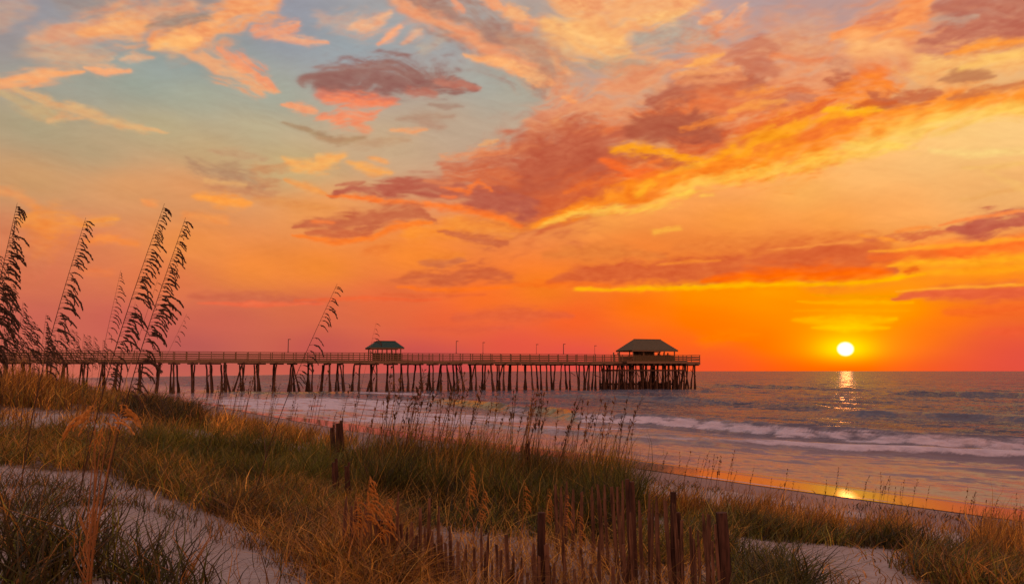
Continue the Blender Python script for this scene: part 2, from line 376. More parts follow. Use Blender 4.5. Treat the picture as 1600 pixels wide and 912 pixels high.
# ------------------------------------------------------------------ sky
def outer_sky():
    w, h = 1024, 512
    az = (np.arange(w)+.5)/w*360-180; el = (np.arange(h)+.5)/h*180-90
    AZ, EL = np.meshgrid(az, el); e = np.clip(EL, -1, 90)
    base = sky_rgb(AZ*K, -e*K, False)
    ca, sa = np.cos(np.radians(AZ)), np.sin(np.radians(AZ)); ce, se = np.cos(np.radians(e)), np.sin(np.radians(e))
    zen = sstep(40, 80, e)[..., None]; base = base*(1-zen)+lin([150, 158, 182])*zen; base = base*(1+.35*sstep(30, 60, e)+.25*sstep(60, 130, np.abs(AZ)))[..., None]  # sky overhead and behind the view brightened to lift the dim foreground
    u = sa*ce/(se+.22); v = ca*ce/(se+.22)
    n = fbm(u*1.3+v*.8+3, v*2.6-u*.3, 5, 401, .55); n2 = fbm(u*3+9, v*4, 4, 431, .6)
    dens = sstep(.02, .30, n+.25*n2)*sstep(1.5, 9, e)
    outside = np.maximum(sstep(40, 52, np.abs(AZ)), sstep(34, 46, e))
    near = np.clip((ca*ce*.93+sa*ce*.37)*.5+.5, 0, 1)[..., None]
    lit = lin([205, 150, 140])*(1-near)+lin([250, 170, 115])*near
    dark = lin([140, 118, 128])*(1-near)+lin([190, 115, 105])*near
    thick = sstep(.15, .5, n)[..., None]
    a = (dens*outside*.75)[..., None]
    img = base*(1-a)+(lit*(1-thick)+dark*thick)*a
    low = sstep(0, -4, EL)[..., None]
    return img*(1-low)+lin([120, 80, 80])*low
def to_image(name, arr):
    h, w, _ = arr.shape
    im = bpy.data.images.new(name, w, h, alpha=False, float_buffer=True); im.colorspace_settings.name = 'Linear Rec.709'
    buf = np.ones((h, w, 4), np.float32); buf[..., :3] = arr
    im.pixels.foreach_set(buf.ravel()); im.update(); im.pack()
    return im
world = bpy.data.worlds.new("World"); SC.world = world; world.use_nodes = True
nt = world.node_tree; N = nt.nodes; L = nt.links; N.clear()
def nd(nt, t, **k):
    n = nt.nodes.new(t)
    for a, b in k.items(): setattr(n, a, b)
    return n
def mth(nt, op, a, b=None, c=None):
    n = nt.nodes.new('ShaderNodeMath'); n.operation = op
    for i, v in enumerate((a, b, c)):
        if v is None: continue
        if isinstance(v, (int, float)): n.inputs[i].default_value = v
        else: nt.links.new(v, n.inputs[i])
    return n.outputs[0]
tc = nd(nt, 'ShaderNodeTexCoord'); sp = nd(nt, 'ShaderNodeSeparateXYZ'); L.new(tc.outputs['Generated'], sp.inputs[0])
azn = mth(nt, 'MULTIPLY', mth(nt, 'ARCTAN2', sp.outputs[0], sp.outputs[1]), 180/math.pi)
eln = mth(nt, 'MULTIPLY', mth(nt, 'ARCSINE', sp.outputs[2]), 180/math.pi)
def uv(a0, a1, e0, e1):
    cb = nd(nt, 'ShaderNodeCombineXYZ')
    L.new(mth(nt, 'DIVIDE', mth(nt, 'SUBTRACT', azn, a0), a1-a0), cb.inputs[0])
    L.new(mth(nt, 'DIVIDE', mth(nt, 'SUBTRACT', eln, e0), e1-e0), cb.inputs[1])
    return cb.outputs[0]
ti = nd(nt, 'ShaderNodeTexImage', extension='EXTEND', interpolation='Cubic'); ti.image = to_image('front_sky', make_patch()); L.new(uv(*PATCH), ti.inputs[0])
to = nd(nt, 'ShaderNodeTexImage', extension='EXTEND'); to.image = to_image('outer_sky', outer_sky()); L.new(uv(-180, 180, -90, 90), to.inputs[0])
def ramp(v, a, b):
    m = nd(nt, 'ShaderNodeMapRange', interpolation_type='SMOOTHSTEP'); L.new(v, m.inputs[0])
    m.inputs[1].default_value = a; m.inputs[2].default_value = b; m.inputs[3].default_value = 0; m.inputs[4].default_value = 1
    return m.outputs[0]
azabs = mth(nt, 'ABSOLUTE', azn)
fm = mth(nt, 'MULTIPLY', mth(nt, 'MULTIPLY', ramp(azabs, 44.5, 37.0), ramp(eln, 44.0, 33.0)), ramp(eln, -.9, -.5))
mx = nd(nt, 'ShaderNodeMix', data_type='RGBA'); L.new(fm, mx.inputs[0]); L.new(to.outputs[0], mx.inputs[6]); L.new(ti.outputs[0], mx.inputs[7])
bg = nd(nt, 'ShaderNodeBackground'); L.new(mx.outputs[2], bg.inputs[0]); bg.inputs[1].default_value = 1.0
wo = nd(nt, 'ShaderNodeOutputWorld'); L.new(bg.outputs[0], wo.inputs[0])
world.cycles.sampling_method = 'MANUAL'; world.cycles.sample_map_resolution = 1024
# ------------------------------------------------------------------ sun
sd = px_dir(1321, 545); sdv = Vector((float(sd[0]), float(sd[1]), float(sd[2]))).normalized()
sl = bpy.data.lights.new("sun", 'SUN'); sl.energy = .13; sl.angle = math.radians(0.6); sl.color = (1.0, .26, .06)
so = bpy.data.objects.new("sun", sl); COL.objects.link(so); so.rotation_euler = sdv.to_track_quat('Z', 'Y').to_euler()

# ================================================================== helpers
RNG = np.random.default_rng(7); random.seed(7)
def at(px, py, depth):
    x, y, z = px_dir(px, py); return Vector((float(x/y*depth), float(depth), float(EYE+z/y*depth)))
def proj(x, y, z):
    c, s = math.cos(PITCH), math.sin(PITCH); z = z-EYE
    f = y*c+z*s; u = -y*s+z*c
    return 800+F_PX*x/f, 456-F_PX*u/f
def onz(px, py, z=0.0):
    x, y, dz = px_dir(np.asarray(px, float), np.asarray(py, float)); t = (z-EYE)/dz
    return x*t, y*t
def link(name, mesh, mat=None, parent=None):
    o = bpy.data.objects.new(name, mesh); COL.objects.link(o)
    if mat and not mesh.materials: mesh.materials.append(mat)
    if parent: o.parent = parent
    return o
def tag(o, label=None, cat=None, group=None, kind=None):
    for k, v in (('label', label), ('category', cat), ('group', group), ('kind', kind)):
        if v: o[k] = v
    return o
def empty(name, loc=(0, 0, 0)):
    o = bpy.data.objects.new(name, None); COL.objects.link(o); o.location = loc; o.empty_display_size = .2; return o
def fast_mesh(name, V, F, smooth=True, cols=None, attrs=None):
    """V (n,3); F list of arrays of faces with the same corner count"""
    me = bpy.data.meshes.new(name); V = np.asarray(V, np.float32)
    me.vertices.add(len(V)); me.vertices.foreach_set('co', V.ravel())
    F = [np.asarray(f, np.int32) for f in F if len(f)]
    nl = sum(f.size for f in F); nf = sum(len(f) for f in F)
    me.loops.add(nl); me.polygons.add(nf)
    me.loops.foreach_set('vertex_index', np.concatenate([f.ravel() for f in F]))
    tot = np.concatenate([np.full(len(f), f.shape[1], np.int32) for f in F]); st = np.concatenate([[0], np.cumsum(tot)[:-1]]).astype(np.int32)
    me.polygons.foreach_set('loop_start', st); me.polygons.foreach_set('loop_total', tot)
    me.polygons.foreach_set('use_smooth', np.full(nf, smooth, bool))
    if cols is not None:
        a = me.color_attributes.new('tint', 'FLOAT_COLOR', 'POINT'); c = np.ones((len(V), 4), np.float32); c[:, :3] = cols; a.data.foreach_set('color', c.ravel())
    for k, v in (attrs or {}).items():
        a = me.attributes.new(k, 'FLOAT', 'POINT'); a.data.foreach_set('value', np.asarray(v, np.float32).ravel())
    me.update(calc_edges=True)
    return me
class MB:
    def __init__(s): s.v = []; s.f = []
    def add(s, vs, fs):
        n = len(s.v); s.v += [tuple(v) for v in vs]; s.f += [tuple(i+n for i in f) for f in fs]
    def box(s, c, sz, rot=None, jit=0):
        vs = []
        for dx, dy, dz in ((-1,-1,-1),(1,-1,-1),(1,1,-1),(-1,1,-1),(-1,-1,1),(1,-1,1),(1,1,1),(-1,1,1)):
            v = Vector((dx*sz[0]/2, dy*sz[1]/2, dz*sz[2]/2))
            if jit: v += Vector([random.uniform(-jit, jit) for _ in range(3)])
            if rot: v = rot @ v
            vs.append(v+Vector(c))
        s.add(vs, [(0,3,2,1),(4,5,6,7),(0,1,5,4),(1,2,6,5),(2,3,7,6),(3,0,4,7)])
    def tube(s, pts, rad, n=7, cap=True):
        pts = [Vector(p) for p in pts]; k = len(pts)
        if not hasattr(rad, '__len__'): rad = [rad]*k
        vs = []; up = Vector((0, 0, 1))
        for i, p in enumerate(pts):
            t = (pts[min(i+1, k-1)]-pts[max(i-1, 0)]).normalized()
            a = t.cross(up) if abs(t.z) < .95 else t.cross(Vector((0, 1, 0)))
            a.normalize(); b = t.cross(a)
            for j in range(n):
                th = 2*math.pi*j/n; vs.append(p+(a*math.cos(th)+b*math.sin(th))*rad[i])
        fs = [(i*n+j, i*n+(j+1)%n, (i+1)*n+(j+1)%n, (i+1)*n+j) for i in range(k-1) for j in range(n)]
        if cap: fs += [tuple(range(n))[::-1], tuple(range((k-1)*n, k*n))]
        s.add(vs, fs)
    def mesh(s, name, smooth=False):
        me = bpy.data.meshes.new(name); me.from_pydata(s.v, [], s.f); me.update()
        if smooth: me.polygons.foreach_set('use_smooth', [True]*len(me.polygons))
        return me
    def build(s, name, mat, parent=None, smooth=False): return link(name, s.mesh(name, smooth), mat, parent)
def new_mat(name):
    m = bpy.data.materials.new(name); m.use_nodes = True; nt = m.node_tree
    p = nt.nodes['Principled BSDF']; return m, nt, p
def noise_n(nt, vec, scale, detail=4, rough=.55, dist=0):
    n = nd(nt, 'ShaderNodeTexNoise'); n.inputs['Scale'].default_value = scale; n.inputs['Detail'].default_value = detail
    n.inputs['Roughness'].default_value = rough; n.inputs['Distortion'].default_value = dist
    if vec is not None: nt.links.new(vec, n.inputs['Vector'])
    return n.outputs[0]
def mapping(nt, vec, scale=(1, 1, 1), rot=(0, 0, 0)):
    m = nd(nt, 'ShaderNodeMapping'); m.inputs['Scale'].default_value = scale; m.inputs['Rotation'].default_value = rot; nt.links.new(vec, m.inputs['Vector']); return m.outputs[0]
def mix_col(nt, f, a, b, mode='MIX'):
    m = nd(nt, 'ShaderNodeMix', data_type='RGBA', blend_type=mode)
    for i, v in ((0, f), (6, a), (7, b)):
        if isinstance(v, (tuple, list)): m.inputs[i].default_value = (*v[:3], 1)
        elif isinstance(v, (int, float)): m.inputs[i].default_value = v
        else: nt.links.new(v, m.inputs[i])
    return m.outputs[2]
def mrange(nt, v, a, b, c=0.0, d=1.0):
    m = nd(nt, 'ShaderNodeMapRange', interpolation_type='SMOOTHSTEP'); nt.links.new(v, m.inputs[0])
    for i, x in enumerate((a, b, c, d)): m.inputs[i+1].default_value = x
    return m.outputs[0]
def bump(nt, h, strength, dist, p, prev=None):
    b = nd(nt, 'ShaderNodeBump'); b.inputs['Distance'].default_value = dist; nt.links.new(h, b.inputs['Height'])
    if isinstance(strength, (int, float)): b.inputs['Strength'].default_value = strength
    else: nt.links.new(strength, b.inputs['Strength'])
    if prev is not None: nt.links.new(prev, b.inputs['Normal'])
    if p is not None: nt.links.new(b.outputs[0], p.inputs['Normal'])
    return b.outputs[0]
def attr(nt, name):
    a = nd(nt, 'ShaderNodeAttribute', attribute_name=name); return a
def wood_mat(name, c1, c2, rough=.85, grain=(6, 6, .8)):
    m, nt, p = new_mat(name); tc = nd(nt, 'ShaderNodeTexCoord'); v = mapping(nt, tc.outputs['Object'], grain)
    n = noise_n(nt, v, 4.0, 5, .6); nt.links.new(mix_col(nt, mrange(nt, n, .3, .7), c1, c2), p.inputs['Base Color'])
    p.inputs['Roughness'].default_value = rough; p.inputs['Specular IOR Level'].default_value = .25
    bump(nt, n, .6, .02, p); return m

# ================================================================== terrain
SHP = np.array([(1600, 814), (1400, 787), (1200, 760), (1000, 732), (800, 705), (560, 675), (420, 650), (300, 629), (200, 613)], float)
_sx, _sy = onz(SHP[:, 0], SHP[:, 1], .14)
SHY = np.concatenate([[-60, 0], _sy, [420]]); SHX = np.concatenate([[72, 28.5], _sx, [-240]])
def shore_s(x, y):
    """distance to the waterline, positive at sea"""
    X = np.interp(y, SHY, SHX); sl_ = np.gradient(SHX, SHY); g = np.interp(y, SHY, sl_)
    return (x-X)/np.sqrt(1+g*g)
CTRL = np.array([(0,905,6.2),(130,905,6.5),(250,850,7.6),(300,805,8.6),(130,745,11),(400,850,8),(480,895,7),(60,760,10.5),(250,765,12.2),(350,800,10.6),
 (200,700,14.5),(0,700,14.5),(350,730,14),(450,800,10.5),(550,860,8.5),(500,780,12),(150,655,22),(50,645,26),(100,622,34),(0,612,36),(200,642,28),(300,655,26),
 (250,668,21),(400,680,22),(450,690,20),(550,695,19.5),(350,665,26),(600,740,15),(700,780,12.5),(650,850,9.5),(700,900,8.2),(800,870,9),(850,805,12),(900,765,14.5),
 (950,900,8),(1000,850,9.5),(1050,912,7.6),(1100,880,8.5),(1200,830,11),(1250,850,10.5),(1400,870,10.5),(1500,880,10.5),(1300,900,9),(1180,900,8.5),(1600,885,11),
 (1100,770,15),(1200,790,15),(1300,802,15.5),(1400,820,15.5),(1500,840,15.5),(1600,860,15.5),(800,740,18),(700,720,19),(1000,765,16)], float)
_cp = [at(*c) for c in CTRL]; CX = np.array([p.x for p in _cp]); CY = np.array([p.y for p in _cp]); CZ = np.array([p.z for p in _cp])
def base_h(x, y):
    s = shore_s(x, y); d = -s
    return np.where(d < 0, -.06*(-d)-.004*np.minimum(d*d, 100), np.where(d < 7, .055*d+.002*d*d, 0))+np.where(d >= 7, .483+1.5*sstep(7, 17, d), 0)
SIG = .11*CY+.6
def _w(x, y):
    d2 = (np.asarray(x)[..., None]-CX)**2+(np.asarray(y)[..., None]-CY)**2
    return np.exp(-d2/(2*SIG*SIG))
_W = _w(CX, CY); _R = CZ-base_h(CX, CY); _A = _W/(_W.sum(1)[:, None]+.25)
_co = np.linalg.lstsq(_A.T@_A+.02*np.eye(len(CX)), _A.T@_R, rcond=None)[0]
def height(x, y):
    x = np.asarray(x, float); y = np.asarray(y, float); out = np.empty(x.shape); xf = x.ravel(); yf = y.ravel(); of = np.empty(xf.shape)
    for i in range(0, len(xf), 60000):
        a, b = xf[i:i+60000], yf[i:i+60000]; w = _w(a, b)
        s = shore_s(a, b); land = sstep(-1.0, -5.0, s)
        r = (w@_co)/(w.sum(1)+.25)*land
        h = base_h(a, b)+r
        h = h+.052*np.clip(2.9-s, 0, 2.9)*sstep(-4, 0, s)+land*(.10*fbm(a/3.1, b/3.1, 3, 201)+.035*fbm(a/.7, b/.7, 3, 211))+.012*fbm(a/1.5, b/1.5, 2, 221)*sstep(0.5, -1.5, s)
        of[i:i+60000] = h
    return of.reshape(x.shape)
def rng(a, b, st): return list(np.arange(a, b, st))
gx = np.array(rng(-300, -60, 12)+rng(-60, -36, 1.5)+rng(-36, -13, .45)+rng(-13, 14, .11)+rng(14, 40, .6)+rng(40, 141, 10))
gy = np.array(rng(-60, 3, 3)+rng(3, 20, .11)+rng(20, 50, .35)+rng(50, 140, 1.6)+rng(140, 430, 15))
GX, GY = np.meshgrid(gx, gy); GZ = height(GX, GY)
def grid_faces(ny, nx):
    i = np.arange(ny-1)[:, None]*nx+np.arange(nx-1)[None, :]
    return np.stack([i, i+1, i+nx+1, i+nx], -1).reshape(-1, 4)
def hz(x, y):
    """ground height read off the ground sheet"""
    x = np.asarray(x, float); y = np.asarray(y, float)
    i = np.clip(np.searchsorted(gx, x)-1, 0, len(gx)-2); j = np.clip(np.searchsorted(gy, y)-1, 0, len(gy)-2)
    fx = (x-gx[i])/(gx[i+1]-gx[i]); fy = (y-gy[j])/(gy[j+1]-gy[j])
    return (GZ[j, i]*(1-fx)+GZ[j, i+1]*fx)*(1-fy)+(GZ[j+1, i]*(1-fx)+GZ[j+1, i+1]*fx)*fy
def ground(px, py, dmax=130.):
    """where the line of sight through a point of the photograph meets the ground"""
    px = np.atleast_1d(np.asarray(px, float)); py = np.atleast_1d(np.asarray(py, float))
    x, y, z = px_dir(px, py); x = x/y; z = z/y
    ds = np.concatenate([np.arange(3, 25, .12), np.arange(25, dmax, .5)])
    hit = np.full(px.shape, np.nan)
    for d in ds:
        q = np.isnan(hit); 
        if not q.any(): break
        below = (EYE+z*d) <= hz(x*d, np.full(px.shape, d))
        hit[q & below] = d
    return x*hit, hit, hz(np.nan_to_num(x*hit), np.nan_to_num(hit))
def inside(P, qx, qy):
    P = np.array(P, float); ins = np.zeros(qx.shape, bool); j = len(P)-1
    for i in range(len(P)):
        ins ^= ((P[i, 1] > qy) != (P[j, 1] > qy)) & (qx < (P[j, 0]-P[i, 0])*(qy-P[i, 1])/(P[j, 1]-P[i, 1]+1e-9)+P[i, 0]); j = i
    return ins
GPX, GPY = proj(GX, np.maximum(GY, 1.0), GZ); _wob = 1.0
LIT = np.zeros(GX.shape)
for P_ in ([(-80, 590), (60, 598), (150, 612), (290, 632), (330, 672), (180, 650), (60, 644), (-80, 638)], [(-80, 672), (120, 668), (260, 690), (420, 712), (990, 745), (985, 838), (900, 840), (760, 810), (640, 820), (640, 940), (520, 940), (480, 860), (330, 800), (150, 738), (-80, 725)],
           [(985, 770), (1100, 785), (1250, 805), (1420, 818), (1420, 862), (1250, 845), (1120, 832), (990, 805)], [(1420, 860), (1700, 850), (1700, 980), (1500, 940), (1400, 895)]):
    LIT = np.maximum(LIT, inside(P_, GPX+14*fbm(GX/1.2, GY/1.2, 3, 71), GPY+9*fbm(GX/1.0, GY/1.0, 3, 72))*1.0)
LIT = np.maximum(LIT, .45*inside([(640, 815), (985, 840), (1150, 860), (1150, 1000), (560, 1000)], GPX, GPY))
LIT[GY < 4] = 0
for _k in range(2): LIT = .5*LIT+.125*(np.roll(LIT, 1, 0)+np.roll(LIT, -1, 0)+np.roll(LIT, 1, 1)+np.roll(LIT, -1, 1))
sand, nt, p = new_mat('sand')
tc = nd(nt, 'ShaderNodeTexCoord'); ob = tc.outputs['Object']
wet = attr(nt, 'wet').outputs['Fac']
n1 = noise_n(nt, ob, 1.3, 5, .6); n2 = noise_n(nt, ob, 60, 3, .7); n3 = noise_n(nt, mapping(nt, ob, (1, 3.2, 1), (0, 0, .5)), 3.2, 4, .6, .6)
c = mix_col(nt, mrange(nt, n1, .3, .7), (.37, .33, .30), (.49, .445, .42)); c = mix_col(nt, mrange(nt, n2, .35, .75), c, (.36, .30, .26))
c = mix_col(nt, mrange(nt, n3, .62, .72, 0, .45), c, (.25, .18, .12))
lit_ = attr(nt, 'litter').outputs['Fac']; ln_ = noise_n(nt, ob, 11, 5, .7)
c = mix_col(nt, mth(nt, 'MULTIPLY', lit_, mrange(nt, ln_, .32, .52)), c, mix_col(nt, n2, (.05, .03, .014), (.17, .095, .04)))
c = mix_col(nt, wet, c, (.23, .165, .155)); nt.links.new(c, p.inputs['Base Color'])
nt.links.new(mrange(nt, wet, .5, 1.0, .95, .6), p.inputs['Roughness']); p.inputs['Specular IOR Level'].default_value = .15
dry = mth(nt, 'SUBTRACT', 1.0, mth(nt, 'MULTIPLY', wet, .92))
b0 = bump(nt, n3, mth(nt, 'MULTIPLY', dry, .8), .06, None); rip = noise_n(nt, mapping(nt, ob, (1, 4, 1), (0, 0, -.35)), 4.5, 3, .5, .8)
b1 = bump(nt, rip, mth(nt, 'MULTIPLY', dry, .9), .07, None, b0)
bump(nt, n2, mth(nt, 'MULTIPLY', dry, .35), .006, p, b1)
S_ = shore_s(GX, GY)
dune = link('dune_and_beach_sand', fast_mesh('dune_and_beach_sand', np.stack([GX, GY, GZ], -1).reshape(-1, 3), [grid_faces(len(gy), len(gx))], attrs={'wet': sstep(-5.4, -2.2, S_+.6*fbm(GX/4, GY/4, 2, 5)), 'litter': LIT}), sand)
tag(dune, 'pale rippled dune sand running down to the mauve wet beach', kind='structure')

# ================================================================== sea
rows = np.concatenate([np.arange(579.62, 582, .08), np.arange(582, 600, .28), np.arange(600, 835, .42), np.arange(835, 1100, 12)])
yy = EYE*F_PX/(rows-HORIZ)*1.0; yy = yy[::-1]
tt = np.concatenate([np.arange(-2.6, -.72, .02), np.arange(-.72, .72, .0023), np.arange(.72, 2.6, .02)])
WY_, TT = np.meshgrid(yy, tt, indexing='ij'); WXX = WY_*TT
PXv, PYv = proj(WXX, WY_, np.zeros_like(WXX))
S = shore_s(WXX, WY_)
def crest(tab, wf, wb):
    """height and signed distance of one breaking wave from a table px, py, height, foam"""
    t = np.array(tab, float); cx, cy = onz(t[:, 0], t[:, 1])
    o = np.argsort(cx); cx, cy, A, Fm = cx[o], cy[o], t[o, 2], t[o, 3]
    Yc = np.interp(WXX, cx, cy); A = np.interp(WXX, cx, A, 0, A[-1]); Fm = np.interp(WXX, cx, Fm, 0, Fm[-1])
    g = np.interp(WXX, cx, np.gradient(cy, cx)); u = (WY_-Yc)/np.sqrt(1+g*g)
    u = u+.5*fbm(WXX/5, WY_/5, 3, 301)+.18*fbm(WXX/1.1, WY_/1.1, 2, 305)
    return A, Fm, u, np.where(u < 0, np.exp(-(u/wf)**2), np.exp(-(u/wb)**2))
foam = np.zeros_like(WXX); Z = np.zeros_like(WXX); nrm = (.80*WXX+.60*WY_); alg = (-.60*WXX+.80*WY_)
W1 = [(560,612,0,0),(640,621,.05,0),(690,629,.32,0),(740,634,.42,0),(780,638,.42,.15),(805,642,.38,.9),(830,645,.40,.5),(860,648,.48,.05),(888,651,.42,.3),(905,654,.42,1),(1000,660,.45,1),(1100,667,.46,1),(1200,676,.46,1),(1300,684,.46,1),(1400,691,.46,1),(1500,697,.46,1),(1600,702,.46,1),(1900,722,.45,1),(2600,760,.4,1)]
A, Fm, u, h = crest(W1, 1.0, 3.4); Z += 1.35*A*h-.10*Fm*np.exp(-((u+2.6)/.9)**2); fr = fbm(nrm/1.6, alg/2.6, 4, 361, .6)
foam = np.maximum(foam, Fm*sstep(-1.9, -1.2, u+.9*fr)*sstep(.05, -.7, u+1.0*fr)*np.clip(.8+.9*fr, .3, 1)); Z += .22*Fm*np.exp(-((u+.7)/1.2)**2)*fr
foam = np.maximum(foam, .45*Fm*sstep(.2, .6, u)*sstep(2.6, 1.0, u+1.5*fr)*sstep(-.1, .3, fr))
foam = np.maximum(foam, .75*Fm*sstep(-3.7, -3.3, u+.35*fr)*sstep(-2.8, -3.1, u+.35*fr))
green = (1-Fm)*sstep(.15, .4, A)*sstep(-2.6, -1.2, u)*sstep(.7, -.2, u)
W2 = [(820,663,0,0),(900,673,.05,.2),(960,680,.10,.3),(1050,687,.14,.4),(1100,692,.15,.5),(1200,698,.19,.8),(1300,704,.22,1),(1400,709,.25,1),(1600,719,.27,1),(1900,735,.27,1),(2600,790,.2,1)]
A, Fm, u, h = crest(W2, .45, 2.4); Z += 1.35*A*h; foam = np.maximum(foam, Fm*sstep(-.62, -.30, u+.35*fr)*sstep(.9, .2, u+.5*fr)); Z += .06*Fm*np.exp(-(u/.7)**2)*fr
W3 = [(560,640,0,0),(640,652,.06,0),(760,664,.11,.1),(830,672,.12,0),(950,684,.13,.1),(1100,694,.10,0),(1150,697,0,0),(1160,698,0,0)]
A, Fm, u, h = crest(W3, .35, 1.6); Z += 1.5*A*h; foam = np.maximum(foam, .6*sstep(.02, .08, A)*sstep(-.1, .2, u)*sstep(.9, .4, u+.5*fr))
W4 = [(1330,720,0,0),(1380,724,.05,.1),(1500,733,.08,.2),(1600,741,.09,.2),(1900,765,.08,.2)]
A, Fm, u, h = crest(W4, .4, 1.5); Z += 1.5*A*h
W5 = [(250,606,0,0),(330,612,.30,.3),(420,615,.34,.1),(520,614.5,.32,.2),(600,615,.2,.9),(680,617,.1,.6),(720,619,0,0),(730,620,0,0)]
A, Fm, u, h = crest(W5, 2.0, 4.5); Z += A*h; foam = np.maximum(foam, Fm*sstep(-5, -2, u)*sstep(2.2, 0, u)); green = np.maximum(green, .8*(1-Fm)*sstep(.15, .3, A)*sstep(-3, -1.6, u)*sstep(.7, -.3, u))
for tab in ([(820,617,0,0),(880,620,.30,0),(960,623,.34,0),(1060,627,.34,0),(1150,631,.2,0),(1260,637,.22,0),(1330,642,0,0),(1340,643,0,0)],
            [(1290,646,0,0),(1350,649,.26,0),(1450,652,.3,0),(1530,656,.34,0),(1620,660,.34,0),(1900,670,.3,0)],
            [(1080,603,0,0),(1130,605,.4,0),(1200,606,.42,0),(1290,609,.3,0),(1400,612,.2,0),(1410,612,0,0)],
            [(1380,616,0,0),(1440,618,.45,0),(1520,619,.45,0),(1600,620,.4,0),(1800,626,.4,0)]):
    A, Fm, u, h = crest(tab, 1.0, 3.6); Z += 1.6*A*h; 
off = sstep(6, 60, S)
nrm = (.80*WXX+.60*WY_); alg = (-.60*WXX+.80*WY_)
Z += off*(.13*np.sin(nrm/2.6+2.2*fbm(WXX/30, WY_/30, 3, 311)*3)*sstep(-.3, .5, fbm(nrm/25, alg/70, 2, 315))+.34*fbm(nrm/3.5, alg/11, 4, 317)*sstep(500, 60, WY_))
Z += sstep(2.6, 8, S)*(.075*fbm(nrm/1.1, alg/4.5, 4, 321)*sstep(140, 60, WY_)+.07*fbm(nrm/3, alg/9, 2, 325))
Z *= sstep(1500, 500, WY_)*.0+1.0
lip = S-2.9-.5*fbm(WXX/5, WY_/5, 3, 331)
Z += .022*np.exp(-(lip/.16)**2)+.052*np.clip(2.9-S, 0, 3.4)+.012*sstep(3.0, 2, S)
edge = sstep(-.25, .0, S+.12*fbm(WXX/2.2, WY_/2.2, 3, 341)); Z = Z+.004
Z = np.where(S < -.3, -.35, Z)
# foam laid over the shallows: authored where the photograph has it, then broken up
def blob(px, py, rx, ry): return np.exp(-((PXv-px)/rx)**2-((PYv-py)/ry)**2)
lace = .5+fbm(nrm/1.7, alg/6.5, 5, 351, .6)*1.2
fa = .95*blob(430, 628, 150, 9)+.9*blob(560, 632, 150, 9)+.75*blob(640, 652, 140, 13)+.55*blob(420, 645, 90, 10)+.45*blob(250, 612, 130, 12)+.5*blob(450,600,200,5)
fa += .8*blob(720, 655, 170, 7)+.6*blob(800, 668, 150, 4)+.5*blob(900, 676, 160, 3)+.4*blob(950, 668, 130, 4)+.35*blob(1250, 690, 140, 5)+.3*blob(1450, 705, 200, 4)
foam = np.maximum(foam*np.clip(.75+.5*lace, 0, 1), np.clip(fa, 0, 1)*sstep(.30, .75, lace+.25*np.clip(fa, 0, 1)))
foam = np.maximum(foam, .95*sstep(.16, .06, np.abs(S-.06))*sstep(-.3, .4, fbm(WXX/3, WY_/3, 2, 355)))
foam *= sstep(-.3, -.05, S)
calm = sstep(.12, -.12, lip)
sea_m, nt, p = new_mat('sea_water')
tc = nd(nt, 'ShaderNodeTexCoord'); ob = tc.outputs['Object']
fo = attr(nt, 'foam').outputs['Fac']; ca_ = attr(nt, 'calm').outputs['Fac']; sh = attr(nt, 'shallow').outputs['Fac']; gr = attr(nt, 'green').outputs['Fac']
rot = mapping(nt, ob, (1, 1, 1), (0, 0, -.64))
lac = noise_n(nt, mapping(nt, rot, (1.0, .22, 1)), 3.0, 6, .62, .4)
fm_ = mrange(nt, mth(nt, 'ADD', fo, mth(nt, 'MULTIPLY', mth(nt, 'SUBTRACT', lac, .5), 1.3)), .28, .85)
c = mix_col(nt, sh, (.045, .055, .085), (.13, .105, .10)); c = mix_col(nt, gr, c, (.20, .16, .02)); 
fcol = mix_col(nt, noise_n(nt, mapping(nt, rot, (1, .4, 1)), 2.2, 5, .65), (.30, .28, .33), (.85, .78, .82))
c = mix_col(nt, fm_, c, fcol); nt.links.new(c, p.inputs['Base Color'])
nt.links.new(mrange(nt, fm_, 0, 1, .10, .75), p.inputs['Roughness']); p.inputs['IOR'].default_value = 1.33
# facets of small waves: the normal is swung by noise so that far water stays choppy too
live = mth(nt, 'SUBTRACT', 1.0, ca_)
def swing(scale, det, k, stretch):
    n = nd(nt, 'ShaderNodeTexNoise'); n.inputs['Scale'].default_value = scale; n.inputs['Detail'].default_value = det; n.inputs['Roughness'].default_value = .62
    nt.links.new(mapping(nt, rot, (1, stretch, 1)), n.inputs['Vector'])
    s1 = nd(nt, 'ShaderNodeVectorMath', operation='SUBTRACT'); nt.links.new(n.outputs['Color'], s1.inputs[0]); s1.inputs[1].default_value = (.5, .5, .5)
    s2 = nd(nt, 'ShaderNodeVectorMath', operation='MULTIPLY'); nt.links.new(s1.outputs[0], s2.inputs[0]); s2.inputs[1].default_value = (k, k, 0); return s2.outputs[0]
def vadd(x, y):
    v = nd(nt, 'ShaderNodeVectorMath', operation='ADD'); nt.links.new(x, v.inputs[0]); nt.links.new(y, v.inputs[1]); return v.outputs[0]
sw = vadd(swing(.55, 3, 1.9, .35), swing(3.2, 4, 1.8, .5))
amp = mth(nt, 'MULTIPLY', mth(nt, 'MULTIPLY', live, mrange(nt, sh, 0, 1, 1.25, .24)), mrange(nt, noise_n(nt, mapping(nt, rot, (1, .25, 1)), .12, 3), .38, .62, .35, 1.45))
sc_ = nd(nt, 'ShaderNodeVectorMath', operation='SCALE'); nt.links.new(sw, sc_.inputs[0]); nt.links.new(mth(nt, 'ADD', amp, .006), sc_.inputs['Scale'])
geo = nd(nt, 'ShaderNodeNewGeometry'); nn = nd(nt, 'ShaderNodeVectorMath', operation='NORMALIZE'); nt.links.new(vadd(geo.outputs['Normal'], sc_.outputs[0]), nn.inputs[0])
